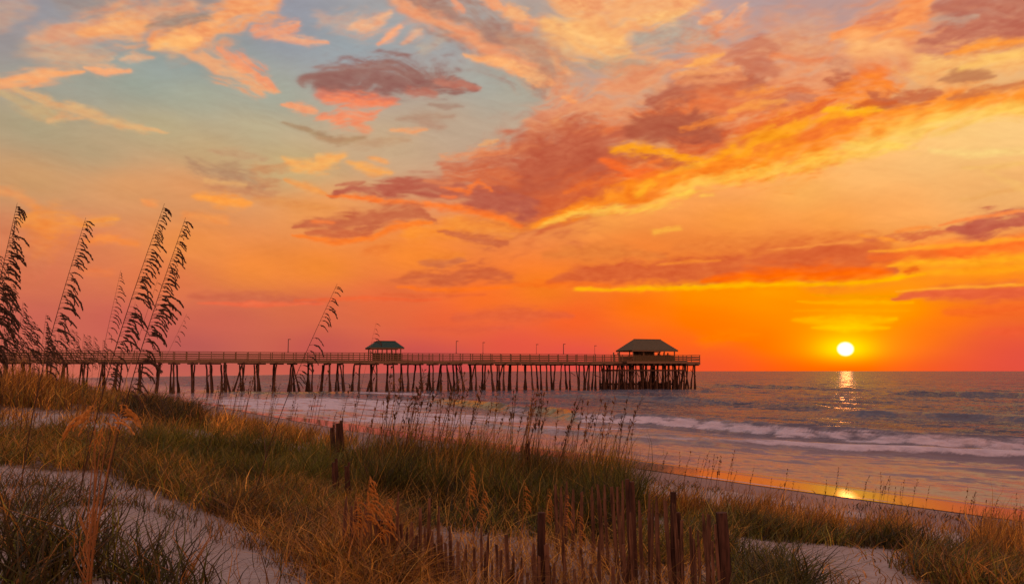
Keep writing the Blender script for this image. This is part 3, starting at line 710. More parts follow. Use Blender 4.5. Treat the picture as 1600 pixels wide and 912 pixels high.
bump(nt, lac, mth(nt, 'MULTIPLY', fm_, 1.0), .15, p, nn.outputs[0])
df = nd(nt, 'ShaderNodeBsdfDiffuse'); nt.links.new(mix_col(nt, mth(nt, 'MULTIPLY', sh, .85), mix_col(nt, noise_n(nt, mapping(nt, rot, (1, .2, 1)), .35, 5, .6), (.075, .105, .135), (.19, .19, .24)), (.50, .40, .43)), df.inputs[0]); nt.links.new(nn.outputs[0], df.inputs['Normal'])
ms = nd(nt, 'ShaderNodeMixShader'); nt.links.new(mth(nt, 'MULTIPLY', mth(nt, 'SUBTRACT', 1.0, fm_), mth(nt, 'MULTIPLY', mth(nt, 'SUBTRACT', 1.0, gr), mth(nt, 'MULTIPLY', live, mrange(nt, sh, 0, 1, .52, .34)))), ms.inputs[0])      # churned, sand laden water
nt.links.new(p.outputs[0], ms.inputs[1]); nt.links.new(df.outputs[0], ms.inputs[2]); nt.links.new(ms.outputs[0], nt.nodes['Material Output'].inputs[0])
V = np.stack([WXX, WY_, Z], -1).reshape(-1, 3); Fc = grid_faces(len(yy), len(tt))
keep = (S.ravel()[Fc].min(1) > -.3) & (np.abs(WXX.ravel()[Fc]).min(1) < 15000)
sea = link('sea', fast_mesh('sea', V, [Fc[keep]], attrs={'foam': foam, 'calm': calm, 'shallow': sstep(26, 6, S), 'green': green}), sea_m)
tag(sea, 'grey rose sea with low breakers and a glowing wet edge', kind='structure')
# ================================================================== pier
PE = Vector((38.3, 170.0, 0)); PD = Vector((.9412, .3378, 0)).normalized(); PN = Vector((-PD.y, PD.x, 0))   # along, and away from the camera
def pp(along, across, z): return PE-PD*along+PN*across+Vector((0, 0, z))
PROT = Matrix.Rotation(math.atan2(PD.y, PD.x), 3, 'Z')
def along_px(px, c=0.0): # where along the pier a column of the photograph falls, c metres behind its near edge
    k = (px-800)/F_PX/math.cos(PITCH); q = PE+PN*c; return (q.x-k*q.y)/(PD.x-k*PD.y)
LEN = 160.0; DECK = 5.5; RAIL = 6.78; W_ = 5.0
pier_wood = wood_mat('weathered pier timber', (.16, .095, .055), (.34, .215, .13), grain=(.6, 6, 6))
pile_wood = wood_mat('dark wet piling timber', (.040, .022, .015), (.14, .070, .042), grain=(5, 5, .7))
pier = tag(empty('fishing_pier', tuple(pp(LEN/2, W_/2, 0))), 'long weathered timber fishing pier on many dark pilings running out over the surf', 'pier')
def ppart(name, m, mat, parent=None, sm=False):
    o = m.build(name, mat, None, sm); o.parent = parent or pier
    if not parent: o.matrix_parent_inverse = Matrix.Translation(-pier.location)
    return o
def seg_box(m, a0, a1, c0, c1, z0, z1): m.box(pp((a0+a1)/2, (c0+c1)/2, (z0+z1)/2), (abs(a1-a0), abs(c1-c0), z1-z0), PROT)
k = 0; a = 0.0
while a < LEN:                                                     # deck in bays, slightly uneven
    m = MB(); dz = random.uniform(-.03, .03); n = 12
    for i in range(n): seg_box(m, a+i*.333, a+(i+1)*.333-.02, 0, W_, DECK-.06+dz+random.uniform(-.006, .006), DECK+dz)
    ppart('deck_bay', m, pier_wood)
    m = MB(); seg_box(m, a, a+3.99, -.08, .12, DECK-.62+dz, DECK-.065+dz); ppart('stringer', m, pier_wood)
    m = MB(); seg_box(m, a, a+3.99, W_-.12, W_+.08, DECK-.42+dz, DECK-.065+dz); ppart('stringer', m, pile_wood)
    a += 4.0
for side, c in ((0, .03), (1, W_-.03)):
    a = 0.0
    while a < LEN:
        m = MB(); dz = random.uniform(-.02, .02)
        m.box(pp(a+.06, c, (DECK+RAIL)/2+dz), (.13, .13, RAIL-DECK), PROT); ppart('rail_post', m, pier_wood)
        a += 1.95
    a = 0.0
    while a < LEN:
        L_ = min(7.8, LEN-a); dz = random.uniform(-.03, .03)
        m = MB(); seg_box(m, a, a+L_-.02, c-.15, c+.15, RAIL+dz, RAIL+.06+dz); ppart('top_rail', m, pier_wood)
        for z in (DECK+.22, DECK+.58, DECK+.94):
            m = MB(); seg_box(m, a, a+L_-.02, c-.035-.07, c-.07, z-.08+dz, z+.08+dz); ppart('rail_board', m, pier_wood)
        a += 7.8
m = MB(); m.box(pp(-.02, W_/2, RAIL+.03), (.2, W_, .07), PROT); ppart('top_rail', m, pier_wood)
for z in (DECK+.42, DECK+.86): m = MB(); m.box(pp(-.03, W_/2, z), (.05, W_-.3, .14), PROT); ppart('rail_board', m, pier_wood)
def pile(a, c, lean_a, lean_c, top, r=.17):
    m = MB(); b = pp(a+lean_a, c+lean_c, -1.2); t = pp(a, c, top); pts = []; rad = []
    n = 8
    for i in range(n):
        f = i/(n-1); q = b.lerp(t, f)+Vector((random.uniform(-.05, .05), random.uniform(-.05, .05), 0)); pts.append(q)
        z = q.z; rad.append(r*(1.75 if z < .6 else 1.4 if z < 1.6 else 1.0)*random.uniform(.92, 1.1))
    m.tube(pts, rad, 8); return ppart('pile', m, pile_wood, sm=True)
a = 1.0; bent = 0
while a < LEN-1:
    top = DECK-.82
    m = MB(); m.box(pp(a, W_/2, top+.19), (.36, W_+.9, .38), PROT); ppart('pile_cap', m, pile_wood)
    if random.random() < .8: m = MB(); seg_box(m, a-1.5*random.random()-.3, a+1.2*random.random()+.5, .2, .45, DECK-.80, DECK-.43); ppart('corbel', m, pile_wood)
    for c in (.1, W_*.5, W_-.1):
        pile(a+random.uniform(-.3, .3)+(.45 if 1 < c < 4 else 0), c, random.uniform(-.6, .6), -.35 if c < 1 else .35, top, random.uniform(.11, .16))
    if random.random() < .40: pile(a+random.uniform(.1, .4), .5, random.choice((-1, 1))*random.uniform(.8, 1.6), 0, top, .12)
    if random.random() < .35:                                       # broken cross brace
        z0 = random.uniform(2.2, 3.4); z1 = z0+random.uniform(.5, 1.4)
        m = MB(); m.tube([pp(a, .1, z0), pp(a, W_*random.uniform(.3, .9), z1)], .06, 5); ppart('cross_brace', m, pile_wood)
    a += 2.7+random.uniform(-.5, .5); bent += 1
# platform under the end shelter
A0, A1 = along_px(1062), along_px(962)
for i in range(13):
    a = A0+(A1-A0)*i/12+random.uniform(-.15, .15)
    for c in (-1.0, 5.6) if i % 2 else (-1.0, 2.4, 7.4):
        pile(a+random.uniform(-.2, .2), c, random.uniform(-.3, .3), random.uniform(-.2, .2), DECK-.8, random.uniform(.11, .15))
    m = MB(); m.box(pp(a, 4.0, DECK-.60), (.34, 12.0, .38), PROT); ppart('pile_cap', m, pile_wood)
for c in (-1.75, 2.2, 7.0):
    for z in (3.75, 1.0) if c > 0 else (3.75,):
        m = MB(); seg_box(m, A0, A1, c-.1, c+.1, z-.16, z+.16); ppart('waler', m, pile_wood)
for i in range(14):                                                 # old stub piles and fender planks standing in the swell below it
    a = A0+1.4+(A1-A0-4.6)*i/13
    m = MB(); m.tube([pp(a, .9, -1), pp(a+random.uniform(-.1, .1), .9, random.uniform(1.1, 1.9))], [.33, .27], 7); ppart('fender_pile', m, pile_wood)
for i in range(12):
    a = A0+(A1-A0)*i/12; d = 1 if i % 2 else -1
    m = MB(); m.tube([pp(a, -1.1, 2.2+d*1.3), pp(a+1.0, -1.1, 2.2-d*1.3)], .055, 5); ppart('cross_brace', m, pile_wood)
m = MB(); seg_box(m, A0-.3, A1-1.2, -2.0, 0.0, DECK-.14, DECK+.004); ppart('platform_deck', m, pier_wood)
m = MB(); seg_box(m, A0-.3, A1-1.2, W_+.09, 10, DECK-.14, DECK+.004); ppart('platform_deck', m, pier_wood)
m = MB(); seg_box(m, A0-.3, A1-1.2, -2.12, -2.003, DECK-.42, DECK+.03); ppart('fascia', m, pier_wood)
parapet_wood = wood_mat('darkened parapet boards', (.085, .062, .032), (.17, .125, .065), grain=(6, 6, .8))  # pier timber, darkened in colour against the blue light these boards catch
# ---- shelters
roof_brown = wood_mat('brown shingle roof', (.075, .075, .045), (.15, .13, .08), .9, (2, 2, 8))
roof_green = wood_mat('green painted roof', (.010, .045, .035), (.018, .075, .058), .6, (2, 2, 8))
def shelter(name, label, px0, px1, rx0, rx1, depth_c, z_eave, z_ridge, roof_mat, c0, c1, big):
    a1, a0 = along_px(px0, c1), along_px(px1, c0); r1, r0 = along_px(rx0, (c0+c1)/2), along_px(rx1, (c0+c1)/2)
    cen = pp((a0+a1)/2, (c0+c1)/2, DECK); root = tag(empty(name, tuple(cen)), label, 'shelter')
    def part(nm, m, mat, parent=None, sm=False):
        o = m.build(nm, mat, parent or root, sm)
        if not parent: o.matrix_parent_inverse = Matrix.Translation(-cen)
        return o
    cm = (c0+c1)/2
    # four hipped roof faces in courses, each course lapping the one below
    m = MB(); steps = 9 if big else 6
    for s in range(steps):
        f0, f1 = s/steps, (s+1)/steps
        def ring(f, dz):
            return [pp(a0+(r0-a0)*f, c0+(cm-c0)*f, z_eave+(z_ridge-z_eave)*f+dz), pp(a1+(r1-a1)*f, c0+(cm-c0)*f, z_eave+(z_ridge-z_eave)*f+dz),
                    pp(a1+(r1-a1)*f, c1+(cm-c1)*f, z_eave+(z_ridge-z_eave)*f+dz), pp(a0+(r0-a0)*f, c1+(cm-c1)*f, z_eave+(z_ridge-z_eave)*f+dz)]
        lo, hi = ring(f0, .05), ring(f1, .0); lo2 = ring(f0, -.03)
        m.add(lo+hi+lo2, [(i, (i+1) % 4, 4+(i+1) % 4, 4+i) for i in range(4)]+[(8+i, 8+(i+1) % 4, (i+1) % 4, i) for i in range(4)])
    rf = part('roof', m, roof_mat)
    m = MB(); m.tube([pp(r0, cm, z_ridge+.02), pp(r1, cm, z_ridge+.02)], .09, 6)
    o = m.build('ridge_cap', roof_mat, root); o.matrix_parent_inverse = Matrix.Translation(-cen)
    m = MB(); seg_box(m, a0+.1, a1-.1, c0+.1, c1-.1, z_eave-.10, z_eave-.035); part('soffit', m, pier_wood)
    for (x0, x1, y0, y1) in ((a0+.02, a1-.02, c0+.02, c0+.09), (a0+.02, a1-.02, c1-.09, c1-.02)):
        m = MB(); seg_box(m, x0, x1, y0, y1, z_eave-.24, z_eave-.034); part('fascia', m, pier_wood)
    ins = .55; np_ = 5 if big else 4
    for i in range(np_):
        for c in (c0+ins, c1-ins):
            a = a0+ins+(a1-a0-2*ins)*i/(np_-1); m = MB(); m.box(pp(a, c, (DECK+z_eave-.1)/2), (.17, .17, z_eave-.105-DECK), PROT); part('post', m, pier_wood)
    for c in (c0+ins-.12, c1-ins+.12) if big else (c0+ins-.14,):     # boarded parapet: boards one by one
        n = int((a1-a0-2*ins)/.42)
        for i in range(n):
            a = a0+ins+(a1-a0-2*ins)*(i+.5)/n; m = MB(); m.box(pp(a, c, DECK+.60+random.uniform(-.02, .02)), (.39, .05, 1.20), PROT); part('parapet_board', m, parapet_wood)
    return part, a0, a1
part, a0, a1 = shelter('end_shelter', 'large open shelter with brown hipped roof near the sea end of the pier', 961, 1058, 989, 1031, 166, 7.72, 9.95, roof_brown, -1.0, 6.0, True)
wa = along_px(1027); wb = along_px(991, 3)
for c in (1.6, 4.0):
    n = 9
    for i in range(n): m = MB(); a = wa+(wb-wa)*(i+.5)/n; m.box(pp(a, c, (DECK+7.61)/2), (abs(wb-wa)/n-.03, .06, 7.6-DECK), PROT); part('wall_board', m, parapet_wood)
for px in (968, 975, 1038, 1047, 1053):                              # benches and fish tables seen against the sky
    a = along_px(px); m = MB(); m.box(pp(a, 2.5, DECK+1.30), (.7, .5, .07), PROT); m.box(pp(a, 2.5, DECK+.64), (.12, .4, 1.26), PROT); m.box(pp(a+.2, 2.5, DECK+1.55), (.05, .5, .5), PROT); part('fish_table', m, pier_wood)
part, a0, a1 = shelter('green_roof_shelter', 'small open shelter with green hipped roof halfway along the pier', 572, 633, 589, 619, 149, 7.75, 8.95, roof_green, -.3, 5.0, False)
for px in (586, 594, 612, 620):
    a = along_px(px); m = MB(); m.box(pp(a, 3.4, DECK+1.35), (.45, .4, .06), PROT); m.box(pp(a, 3.4, DECK+.66), (.1, .3, 1.32), PROT); m.box(pp(a, 3.4, DECK+1.60), (.05, .4, .45), PROT); part('bench', m, pier_wood)
metal, nt, p = new_mat('dull grey lamp metal'); p.inputs['Base Color'].default_value = (.06, .045, .04, 1); p.inputs['Roughness'].default_value = .6
n = noise_n(nt, nd(nt, 'ShaderNodeTexCoord').outputs['Object'], 9); nt.links.new(mix_col(nt, n, (.05, .035, .03), (.10, .07, .06)), p.inputs['Base Color'])
lamps = [(452.5, 530, 'lamp pole on the pier left of the green roofed shelter', .075), (713.5, 533, 'first lamp pole right of the green roofed shelter on the pier', .06),
         (755, 535, 'second lamp pole right of the green roofed shelter on the pier', .045), (838, 538, 'short faint pole on the pier between the two shelters, left of the taller one', .035),
         (880, 537.5, 'stout lamp pole on the pier shortly before the end shelter', .075), (928.5, 540, 'thin lamp pole on the pier closest to the end shelter', .035)]
for px, py, lb, r in lamps:
    a = along_px(px); b = pp(a, .03, RAIL+.065); k_ = (b.y); top = EYE+(HORIZ-py)/F_PX*k_*1.0
    root = tag(empty('lamp_pole', tuple(b)), lb, 'lamp post', 'slim lamp poles along the pier rail')
    m = MB(); m.tube([(0, 0, 0), (0, 0, top-b.z)], [r, r*.8], 6); m.build('pole', metal, root)
    m = MB(); m.box((.16, 0, top-b.z-.02), (.45, .2, .1)); m.build('lamp_head', metal, root)
    m = MB(); m.box((0, 0, .03), (.24, .24, .06)); m.build('base_plate', metal, root)

# ================================================================== vegetation
def leaf_mat(name, trans=.45, rough=.6, mul=1.0):
    m = bpy.data.materials.new(name); m.use_nodes = True; nt = m.node_tree; nt.nodes.clear()
    a = nd(nt, 'ShaderNodeAttribute', attribute_name='tint'); tc = nd(nt, 'ShaderNodeTexCoord')
    n = noise_n(nt, tc.outputs['Object'], 14, 3, .6)
    c = mix_col(nt, 1.0, a.outputs['Color'], mix_col(nt, n, (.55*mul,)*3, (1.35*mul,)*3), 'MULTIPLY')
    d = nd(nt, 'ShaderNodeBsdfDiffuse'); t = nd(nt, 'ShaderNodeBsdfTranslucent'); g = nd(nt, 'ShaderNodeBsdfGlossy'); g.inputs['Roughness'].default_value = rough
    nt.links.new(c, d.inputs[0]); nt.links.new(c, t.inputs[0]); g.inputs[0].default_value = (.8, .8, .8, 1)
    mx = nd(nt, 'ShaderNodeMixShader'); mx.inputs[0].default_value = trans; nt.links.new(d.outputs[0], mx.inputs[1]); nt.links.new(t.outputs[0], mx.inputs[2])
    m2 = nd(nt, 'ShaderNodeMixShader'); m2.inputs[0].default_value = .04; nt.links.new(mx.outputs[0], m2.inputs[1]); nt.links.new(g.outputs[0], m2.inputs[2])
    o = nd(nt, 'ShaderNodeOutputMaterial'); nt.links.new(m2.outputs[0], o.inputs[0]); return m
grass_m = leaf_mat('grass blades'); seed_m = leaf_mat('sea oat seed', .25)
PAL = {'green': [(.10, .115, .022), (.065, .085, .018), (.14, .13, .03), (.05, .06, .015)], 'olive': [(.17, .13, .03), (.12, .11, .025), (.22, .15, .04), (.08, .08, .02)],
       'gold': [(.42, .22, .055), (.34, .17, .045), (.50, .28, .08), (.24, .12, .035)], 'brown': [(.22, .10, .035), (.30, .14, .045), (.15, .07, .028), (.36, .18, .05)],
       'dark': [(.045, .040, .014), (.025, .028, .010), (.06, .045, .016), (.035, .022, .010)], 'straw': [(.55, .32, .11), (.42, .24, .08), (.60, .38, .15), (.34, .19, .06)]}
def tints(mix, n):
    ks = list(mix); w = np.array([mix[k] for k in ks], float); w /= w.sum(); pick = RNG.choice(len(ks), n, p=w); out = np.empty((n, 3))
    for i, k in enumerate(ks):
        q = pick == i; P = np.array(PAL[k]); out[q] = P[RNG.integers(0, len(P), q.sum())]
    return out*RNG.choice([.4, .7, 1.0, 1.15, 1.7], (n, 1), p=[.2, .22, .28, .2, .1])*np.array([1.6, 1.6, .85])
def blades(x, y, z, h, w, lean, col, seg=3, wind=.25, curl=1.0, spread=None):
    n = len(x); th = RNG.uniform(0, 2*math.pi, n); dx = np.cos(th)*lean+wind*RNG.uniform(.3, 1.2, n); dy = np.sin(th)*lean
    ph = RNG.uniform(0, math.pi, n); wx, wy = np.cos(ph)*w/2, np.sin(ph)*w/2
    bend = RNG.uniform(.4, 1.4, n)*curl; jx, jy = RNG.normal(0, .10, n)*h, RNG.normal(0, .10, n)*h
    ts = np.linspace(0, 1, seg+1); rowsV = []
    for t in ts:
        f = .35*t+.65*t*t*bend; wq = math.sin(t*2*math.pi)*.6; cx = x+dx*h*f+jx*math.sin(t*math.pi)-jy*wq; cy = y+dy*h*f+jy*math.sin(t*math.pi)+jx*wq
        cz = z+h*(t-.28*np.hypot(dx, dy)*t*t*bend) - .03*(t == 0)
        ww = 1-t**1.6
        if t < 1: rowsV += [np.stack([cx-wx*ww, cy-wy*ww, cz], 1), np.stack([cx+wx*ww, cy+wy*ww, cz], 1)]
        else: rowsV += [np.stack([cx, cy, cz], 1)]
    k = len(rowsV); V = np.stack(rowsV, 1); b = np.arange(n)[:, None]*k
    Q = np.concatenate([b+np.array([[2*i, 2*i+1, 2*i+3, 2*i+2]]) for i in range(seg-1)], 0) if seg > 1 else np.zeros((0, 4), int)
    T = b+np.array([[2*seg-2, 2*seg-1, 2*seg]])
    sh_ = np.repeat(col[:, None, :], k, 1)
    return V.reshape(-1, 3), Q, T, sh_.reshape(-1, 3)
class Grass:
    def __init__(s): s.V = []; s.Q = []; s.T = []; s.C = []; s.n = 0
    def add(s, V, Q, T, C): s.V.append(V); s.Q.append(Q+s.n); s.T.append(T+s.n); s.C.append(C); s.n += len(V)
    def build(s, name, mat=None):
        return link(name, fast_mesh(name, np.concatenate(s.V), [np.concatenate(s.Q), np.concatenate(s.T)], True, np.concatenate(s.C)), mat or grass_m)
def scatter(poly, n, clump=0, csize=.25):
    """n points on the ground inside a polygon given by where its corners lie in the view"""
    P = np.array(poly, float); out = []
    x0, y0 = P.min(0); x1, y1 = P.max(0); tot = 0
    while tot < n:
        q = np.stack([RNG.uniform(x0, x1, n*2), RNG.uniform(y0, y1, n*2)], 1); ins = np.zeros(len(q), bool); j = len(P)-1
        for i in range(len(P)):
            c = ((P[i, 1] > q[:, 1]) != (P[j, 1] > q[:, 1])) & (q[:, 0] < (P[j, 0]-P[i, 0])*(q[:, 1]-P[i, 1])/(P[j, 1]-P[i, 1]+1e-9)+P[i, 0]); ins ^= c; j = i
        q = q[ins]
        if clump: q = q[fbm(q[:, 0]/42, q[:, 1]/17, 3, 601+int(x0)) > RNG.uniform(-1, 1, len(q))*.16-.28+.34*clump]
        out.append(q); tot += len(q)
    q = np.concatenate(out)[:n]; x, y, z = ground(q[:, 0], q[:, 1]); ok = np.isfinite(y) & (y < 110)
    x, y = x[ok], y[ok]; d = y; r = csize
    x = x+RNG.normal(0, r*.25, len(x)); y = y+RNG.normal(0, r*.5, len(x))
    keep = shore_s(x, y) < -3.0
    x, y = x[keep], y[keep]; return x, y, hz(x, y)
def patch(G, poly, n, h, mix, w=.013, lean=.45, wind=.25, clump=.5, seg=5, curl=1.4):
    n = int(n*.60); lean = lean*1.35; x, y, z = scatter(poly, n, clump); k = len(x)
    H = RNG.uniform(h*.4, h*1.2, k)*(1+.75*fbm(x*.9, y*.9, 3, 77))*(1+.35*(RNG.random(k) < .06)); wd = np.maximum(w, y*.00095)*RNG.uniform(.7, 1.4, k)
    G.add(*blades(x, y, z, H, wd, lean*RNG.uniform(.3, 1.3, k), tints(mix, k)*np.clip(1+1.1*fbm(x*1.1+5, y*.8, 3, 88), .35, 1.8)[:, None], seg, wind, curl))
def strands(G, poly, n, h, mix={'straw': 3, 'gold': 2}, lean=1.0, w=.007):
    x, y, z = scatter(poly, n, .2); k = len(x); wd = np.maximum(w, y*.0007)*RNG.uniform(.7, 1.3, k)
    G.add(*blades(x, y, z, RNG.uniform(h*.6, h*1.3, k), wd, lean*RNG.uniform(.2, 1.3, k), tints(mix, k), 6, .15, 1.7))
T_ = {}
def G_(k):
    if k not in T_: T_[k] = Grass()
    return T_[k]
# far left dune top
g = G_('far')
patch(g, [(-60, 590), (60, 598), (150, 612), (290, 632), (300, 655), (180, 646), (60, 640), (-60, 632)], 15000, .85, {'brown': 3, 'olive': 2, 'gold': 1}, clump=.2)
patch(g, [(-60, 588), (60, 594), (170, 610), (170, 622), (-60, 612)], 4800, 1.0, {'brown': 3, 'gold': 3}, lean=.2, clump=.1)
patch(g, [(-80, 600), (40, 606), (110, 622), (60, 636), (-80, 630)], 3500, 1.2, {'brown': 4, 'gold': 2}, lean=.18, clump=.1)
patch(g, [(185, 636), (300, 652), (330, 672), (260, 668), (200, 652)], 5200, .75, {'dark': 4, 'brown': 1}, lean=.6, clump=.2)
patch(g, [(285, 640), (420, 662), (560, 688), (540, 712), (400, 700), (290, 668)], 6500, .5, {'brown': 3, 'gold': 3, 'olive': 1}, clump=.9)
patch(g, [(-60, 640), (300, 660), (420, 700), (200, 690), (-60, 672)], 2600, .35, {'brown': 3, 'gold': 2}, clump=1.0)
# middle swale, left
g = G_('mid')
patch(g, [(-60, 668), (120, 668), (260, 690), (420, 712), (560, 728), (560, 800), (480, 840), (330, 800), (150, 738), (-60, 720)], 26000, .42, {'olive': 3, 'brown': 3, 'green': 3, 'gold': 1}, lean=.7, clump=.4)
patch(g, [(200, 700), (420, 715), (600, 730), (600, 775), (420, 770), (250, 735)], 13000, .55, {'green': 5, 'olive': 2}, lean=.45, clump=.4)
patch(g, [(330, 800), (480, 770), (620, 800), (640, 930), (520, 930), (480, 880)], 15000, .36, {'brown': 5, 'gold': 2, 'olive': 1.5, 'dark': 2}, lean=.9, clump=.3, curl=1.3)
strands(g, [(-60, 690), (560, 735), (620, 800), (640, 930), (520, 930), (330, 810), (150, 745), (-60, 730)], 1500, .45)
# centre thicket
g = G_('centre')
patch(g, [(560, 740), (700, 745), (860, 755), (985, 790), (985, 835), (900, 830), (760, 800), (560, 790)], 24000, .72, {'green': 6, 'olive': 2, 'dark': 2}, lean=.35, clump=.3, w=.008)
patch(g, [(560, 735), (980, 765), (985, 800), (560, 775)], 5600, .80, {'olive': 3, 'gold': 2, 'brown': 2}, lean=.26, clump=.7, w=.007)
patch(g, [(560, 738), (980, 768), (985, 800), (560, 775)], 1000, 1.15, {'olive': 2, 'gold': 2, 'brown': 3}, lean=.22, clump=.8, w=.007)
patch(g, [(560, 790), (900, 815), (985, 840), (985, 860), (560, 815)], 4500, .35, {'dark': 3, 'green': 2}, lean=.5, clump=.3)
strands(g, [(560, 780), (985, 830), (985, 870), (560, 820)], 500, .5)
strands(g, [(560, 745), (985, 780), (985, 835), (560, 800)], 650, .75, {'gold': 3, 'straw': 1, 'brown': 3}, .6, .007)
# among the fences
g = G_('fence')
patch(g, [(500, 840), (1150, 850), (1170, 1010), (480, 1010)], 7500, .34, {'brown': 4, 'gold': 3, 'straw': 1}, lean=.9, clump=.6, curl=1.5, w=.005)
patch(g, [(980, 840), (1130, 830), (1140, 880), (980, 890)], 3500, .42, {'green': 3, 'olive': 3, 'gold': 1}, lean=.5, clump=.4)
patch(g, [(1130, 868), (1230, 890), (1320, 1000), (1130, 1000)], 4200, .38, {'green': 4, 'olive': 3, 'dark': 2}, lean=.8, clump=.6, curl=1.4)
strands(g, [(520, 860), (1140, 870), (1150, 1000), (500, 1000)], 900, .5, {'straw': 2, 'gold': 3, 'brown': 3}, 1.2, .006)
# right foredune
g = G_('right')
patch(g, [(985, 778), (1100, 794), (1250, 812), (1420, 826), (1440, 850), (1250, 838), (1120, 825), (990, 800)], 6200, .38, {'gold': 4, 'brown': 3, 'olive': 1}, lean=.3, clump=.5, w=.005)
patch(g, [(1110, 815), (1250, 838), (1420, 848), (1400, 858), (1220, 846), (1110, 835)], 4600, .36, {'dark': 2, 'olive': 3, 'green': 2, 'brown': 1}, lean=.6, clump=.5)
patch(g, [(1410, 855), (1640, 850), (1660, 960), (1500, 930), (1400, 890)], 7500, .38, {'dark': 2, 'olive': 3, 'green': 1, 'brown': 3}, lean=.6, clump=.9)
patch(g, [(1520, 845), (1640, 845), (1650, 900), (1520, 880)], 2200, .62, {'gold': 3, 'brown': 2}, lean=.2, clump=.4, w=.005)
patch(g, [(1180, 862), (1640, 870), (1640, 1000), (1180, 1000)], 1100, .22, {'brown': 3, 'gold': 2, 'olive': 1}, lean=1.0, clump=1.0, curl=1.5)
patch(g, [(1380, 800), (1640, 835), (1640, 860), (1380, 830)], 900, .35, {'brown': 3, 'gold': 2}, lean=.3, clump=1.0)
LB = {'far': ('far_dune_grass', 'brown and dark grass matting the far dune top below the pier'), 'mid': ('swale_grass', 'olive and rust dune grass filling the hollow behind the pale sand slope'),
      'centre': ('beach_grass', 'dense green beach grass thicket behind the slat fence'), 'fence': ('fence_grass', 'dry curled grass growing among the fence slats'), 'right': ('foredune_grass', 'golden and olive grass on the low foredune beside the beach')}
for k_, g in T_.items(): tag(g.build(LB[k_][0]), LB[k_][1], 'grass', kind='stuff')

# ---- wrack: dead stems dropped in lines on the upper beach
W = Grass(); wx, wy = [], []
for (p0, p1, n, sp_) in (((985, 748), (1130, 768), 150, 3), ((1330, 790), (1560, 818), 170, 4), ((1250, 783), (1600, 830), 120, 7), ((1000, 757), (1100, 772), 90, 5)):
    t = RNG.uniform(0, 1, n); qx = p0[0]+(p1[0]-p0[0])*t; qy = p0[1]+(p1[1]-p0[1])*t+RNG.normal(0, sp_, n); x, y, z = ground(qx, qy); ok = np.isfinite(y) & (y < 60); wx += list(x[ok]); wy += list(y[ok])
x, y, z = scatter([(-40, 740), (200, 780), (480, 890), (500, 960), (-40, 960)], 330, .3); wx += list(x); wy += list(y)
x, y, z = scatter([(1150, 850), (1450, 865), (1500, 960), (1150, 960)], 150, .3); wx += list(x); wy += list(y)
wx, wy = np.array(wx), np.array(wy); n = len(wx)
W.add(*blades(wx, wy, hz(wx, wy)+.03, RNG.uniform(.05, .14, n), np.where(wy < 12, .006, .022), RNG.uniform(2, 3.4, n), tints({'dark': 3, 'brown': 2}, n), 3, 0, .4))
tag(W.build('beach_wrack'), 'dark dead stems scattered over bare sand and along the upper beach', 'wrack', kind='stuff')
# ---- stalks with seed heads
def curve_pts(b, t, sag, n=14):
    b, t = Vector(b), Vector(t); out = []
    for i in range(n):
        f = i/(n-1); q = b.lerp(t, f); q.x -= sag*math.sin(f*math.pi)*(1-f*.35); out.append(q)
    return out
stem_m = leaf_mat('dry stems', .15)
def tinted(me, col):
    a = me.color_attributes.new('tint', 'FLOAT_COLOR', 'POINT'); a.data.foreach_set('color', np.tile(np.array([*col, 1], np.float32), len(me.vertices))); return me
def cluster_mesh(seed, L_, col, n=5, droop=1.0):
    """a hanging branchlet with flat pointed spikelets; runs out along +X and droops"""
    r = random.Random(seed); m = MB(); pts = []
    for i in range(7): f = i/6; pts.append(Vector((L_*(.86*f-.10*f**3), r.uniform(-.004, .004), L_*(.20*f-droop*.62*f**2.4))))
    m.tube(pts, [.0019*(1-.5*i/6) for i in range(7)], 4, False)
    for k in range(n):
        f = .22+.78*k/(n-1); i = min(int(f*6), 5); q = pts[i].lerp(pts[i+1], f*6-i); ln = r.uniform(.030, .044)*(L_/.16)**.35; w = ln*.21
        tg = (pts[i+1]-pts[i]).normalized(); d = (tg*.9+Vector((r.uniform(-.1, .2), r.uniform(-.45, .45), -.35*droop-r.uniform(-.25, .35)))).normalized(); s = d.cross(Vector((r.uniform(-.3, .3), 1, .2))).normalized(); u = d.cross(s)*.0035
        a, b_, c, e = q, q+d*ln*.45+s*w, q+d*ln, q+d*ln*.45-s*w; mid = q+d*ln*.5
        m.add([a, b_, c, e, mid+u, mid-u], [(0, 1, 4), (1, 2, 4), (2, 3, 4), (3, 0, 4), (1, 0, 5), (2, 1, 5), (3, 2, 5), (0, 3, 5)])
    return tinted(m.mesh('seed_cluster'), col)
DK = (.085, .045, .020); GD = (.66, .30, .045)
CL = {c: [[cluster_mesh(s*7+j, L_, col, (13 if L_ > .2 else 9) if L_ > .1 else 6) for s in range(4)] for j, L_ in enumerate((.09, .15, .22))] for c, col in (('dark', DK), ('gold', GD))}
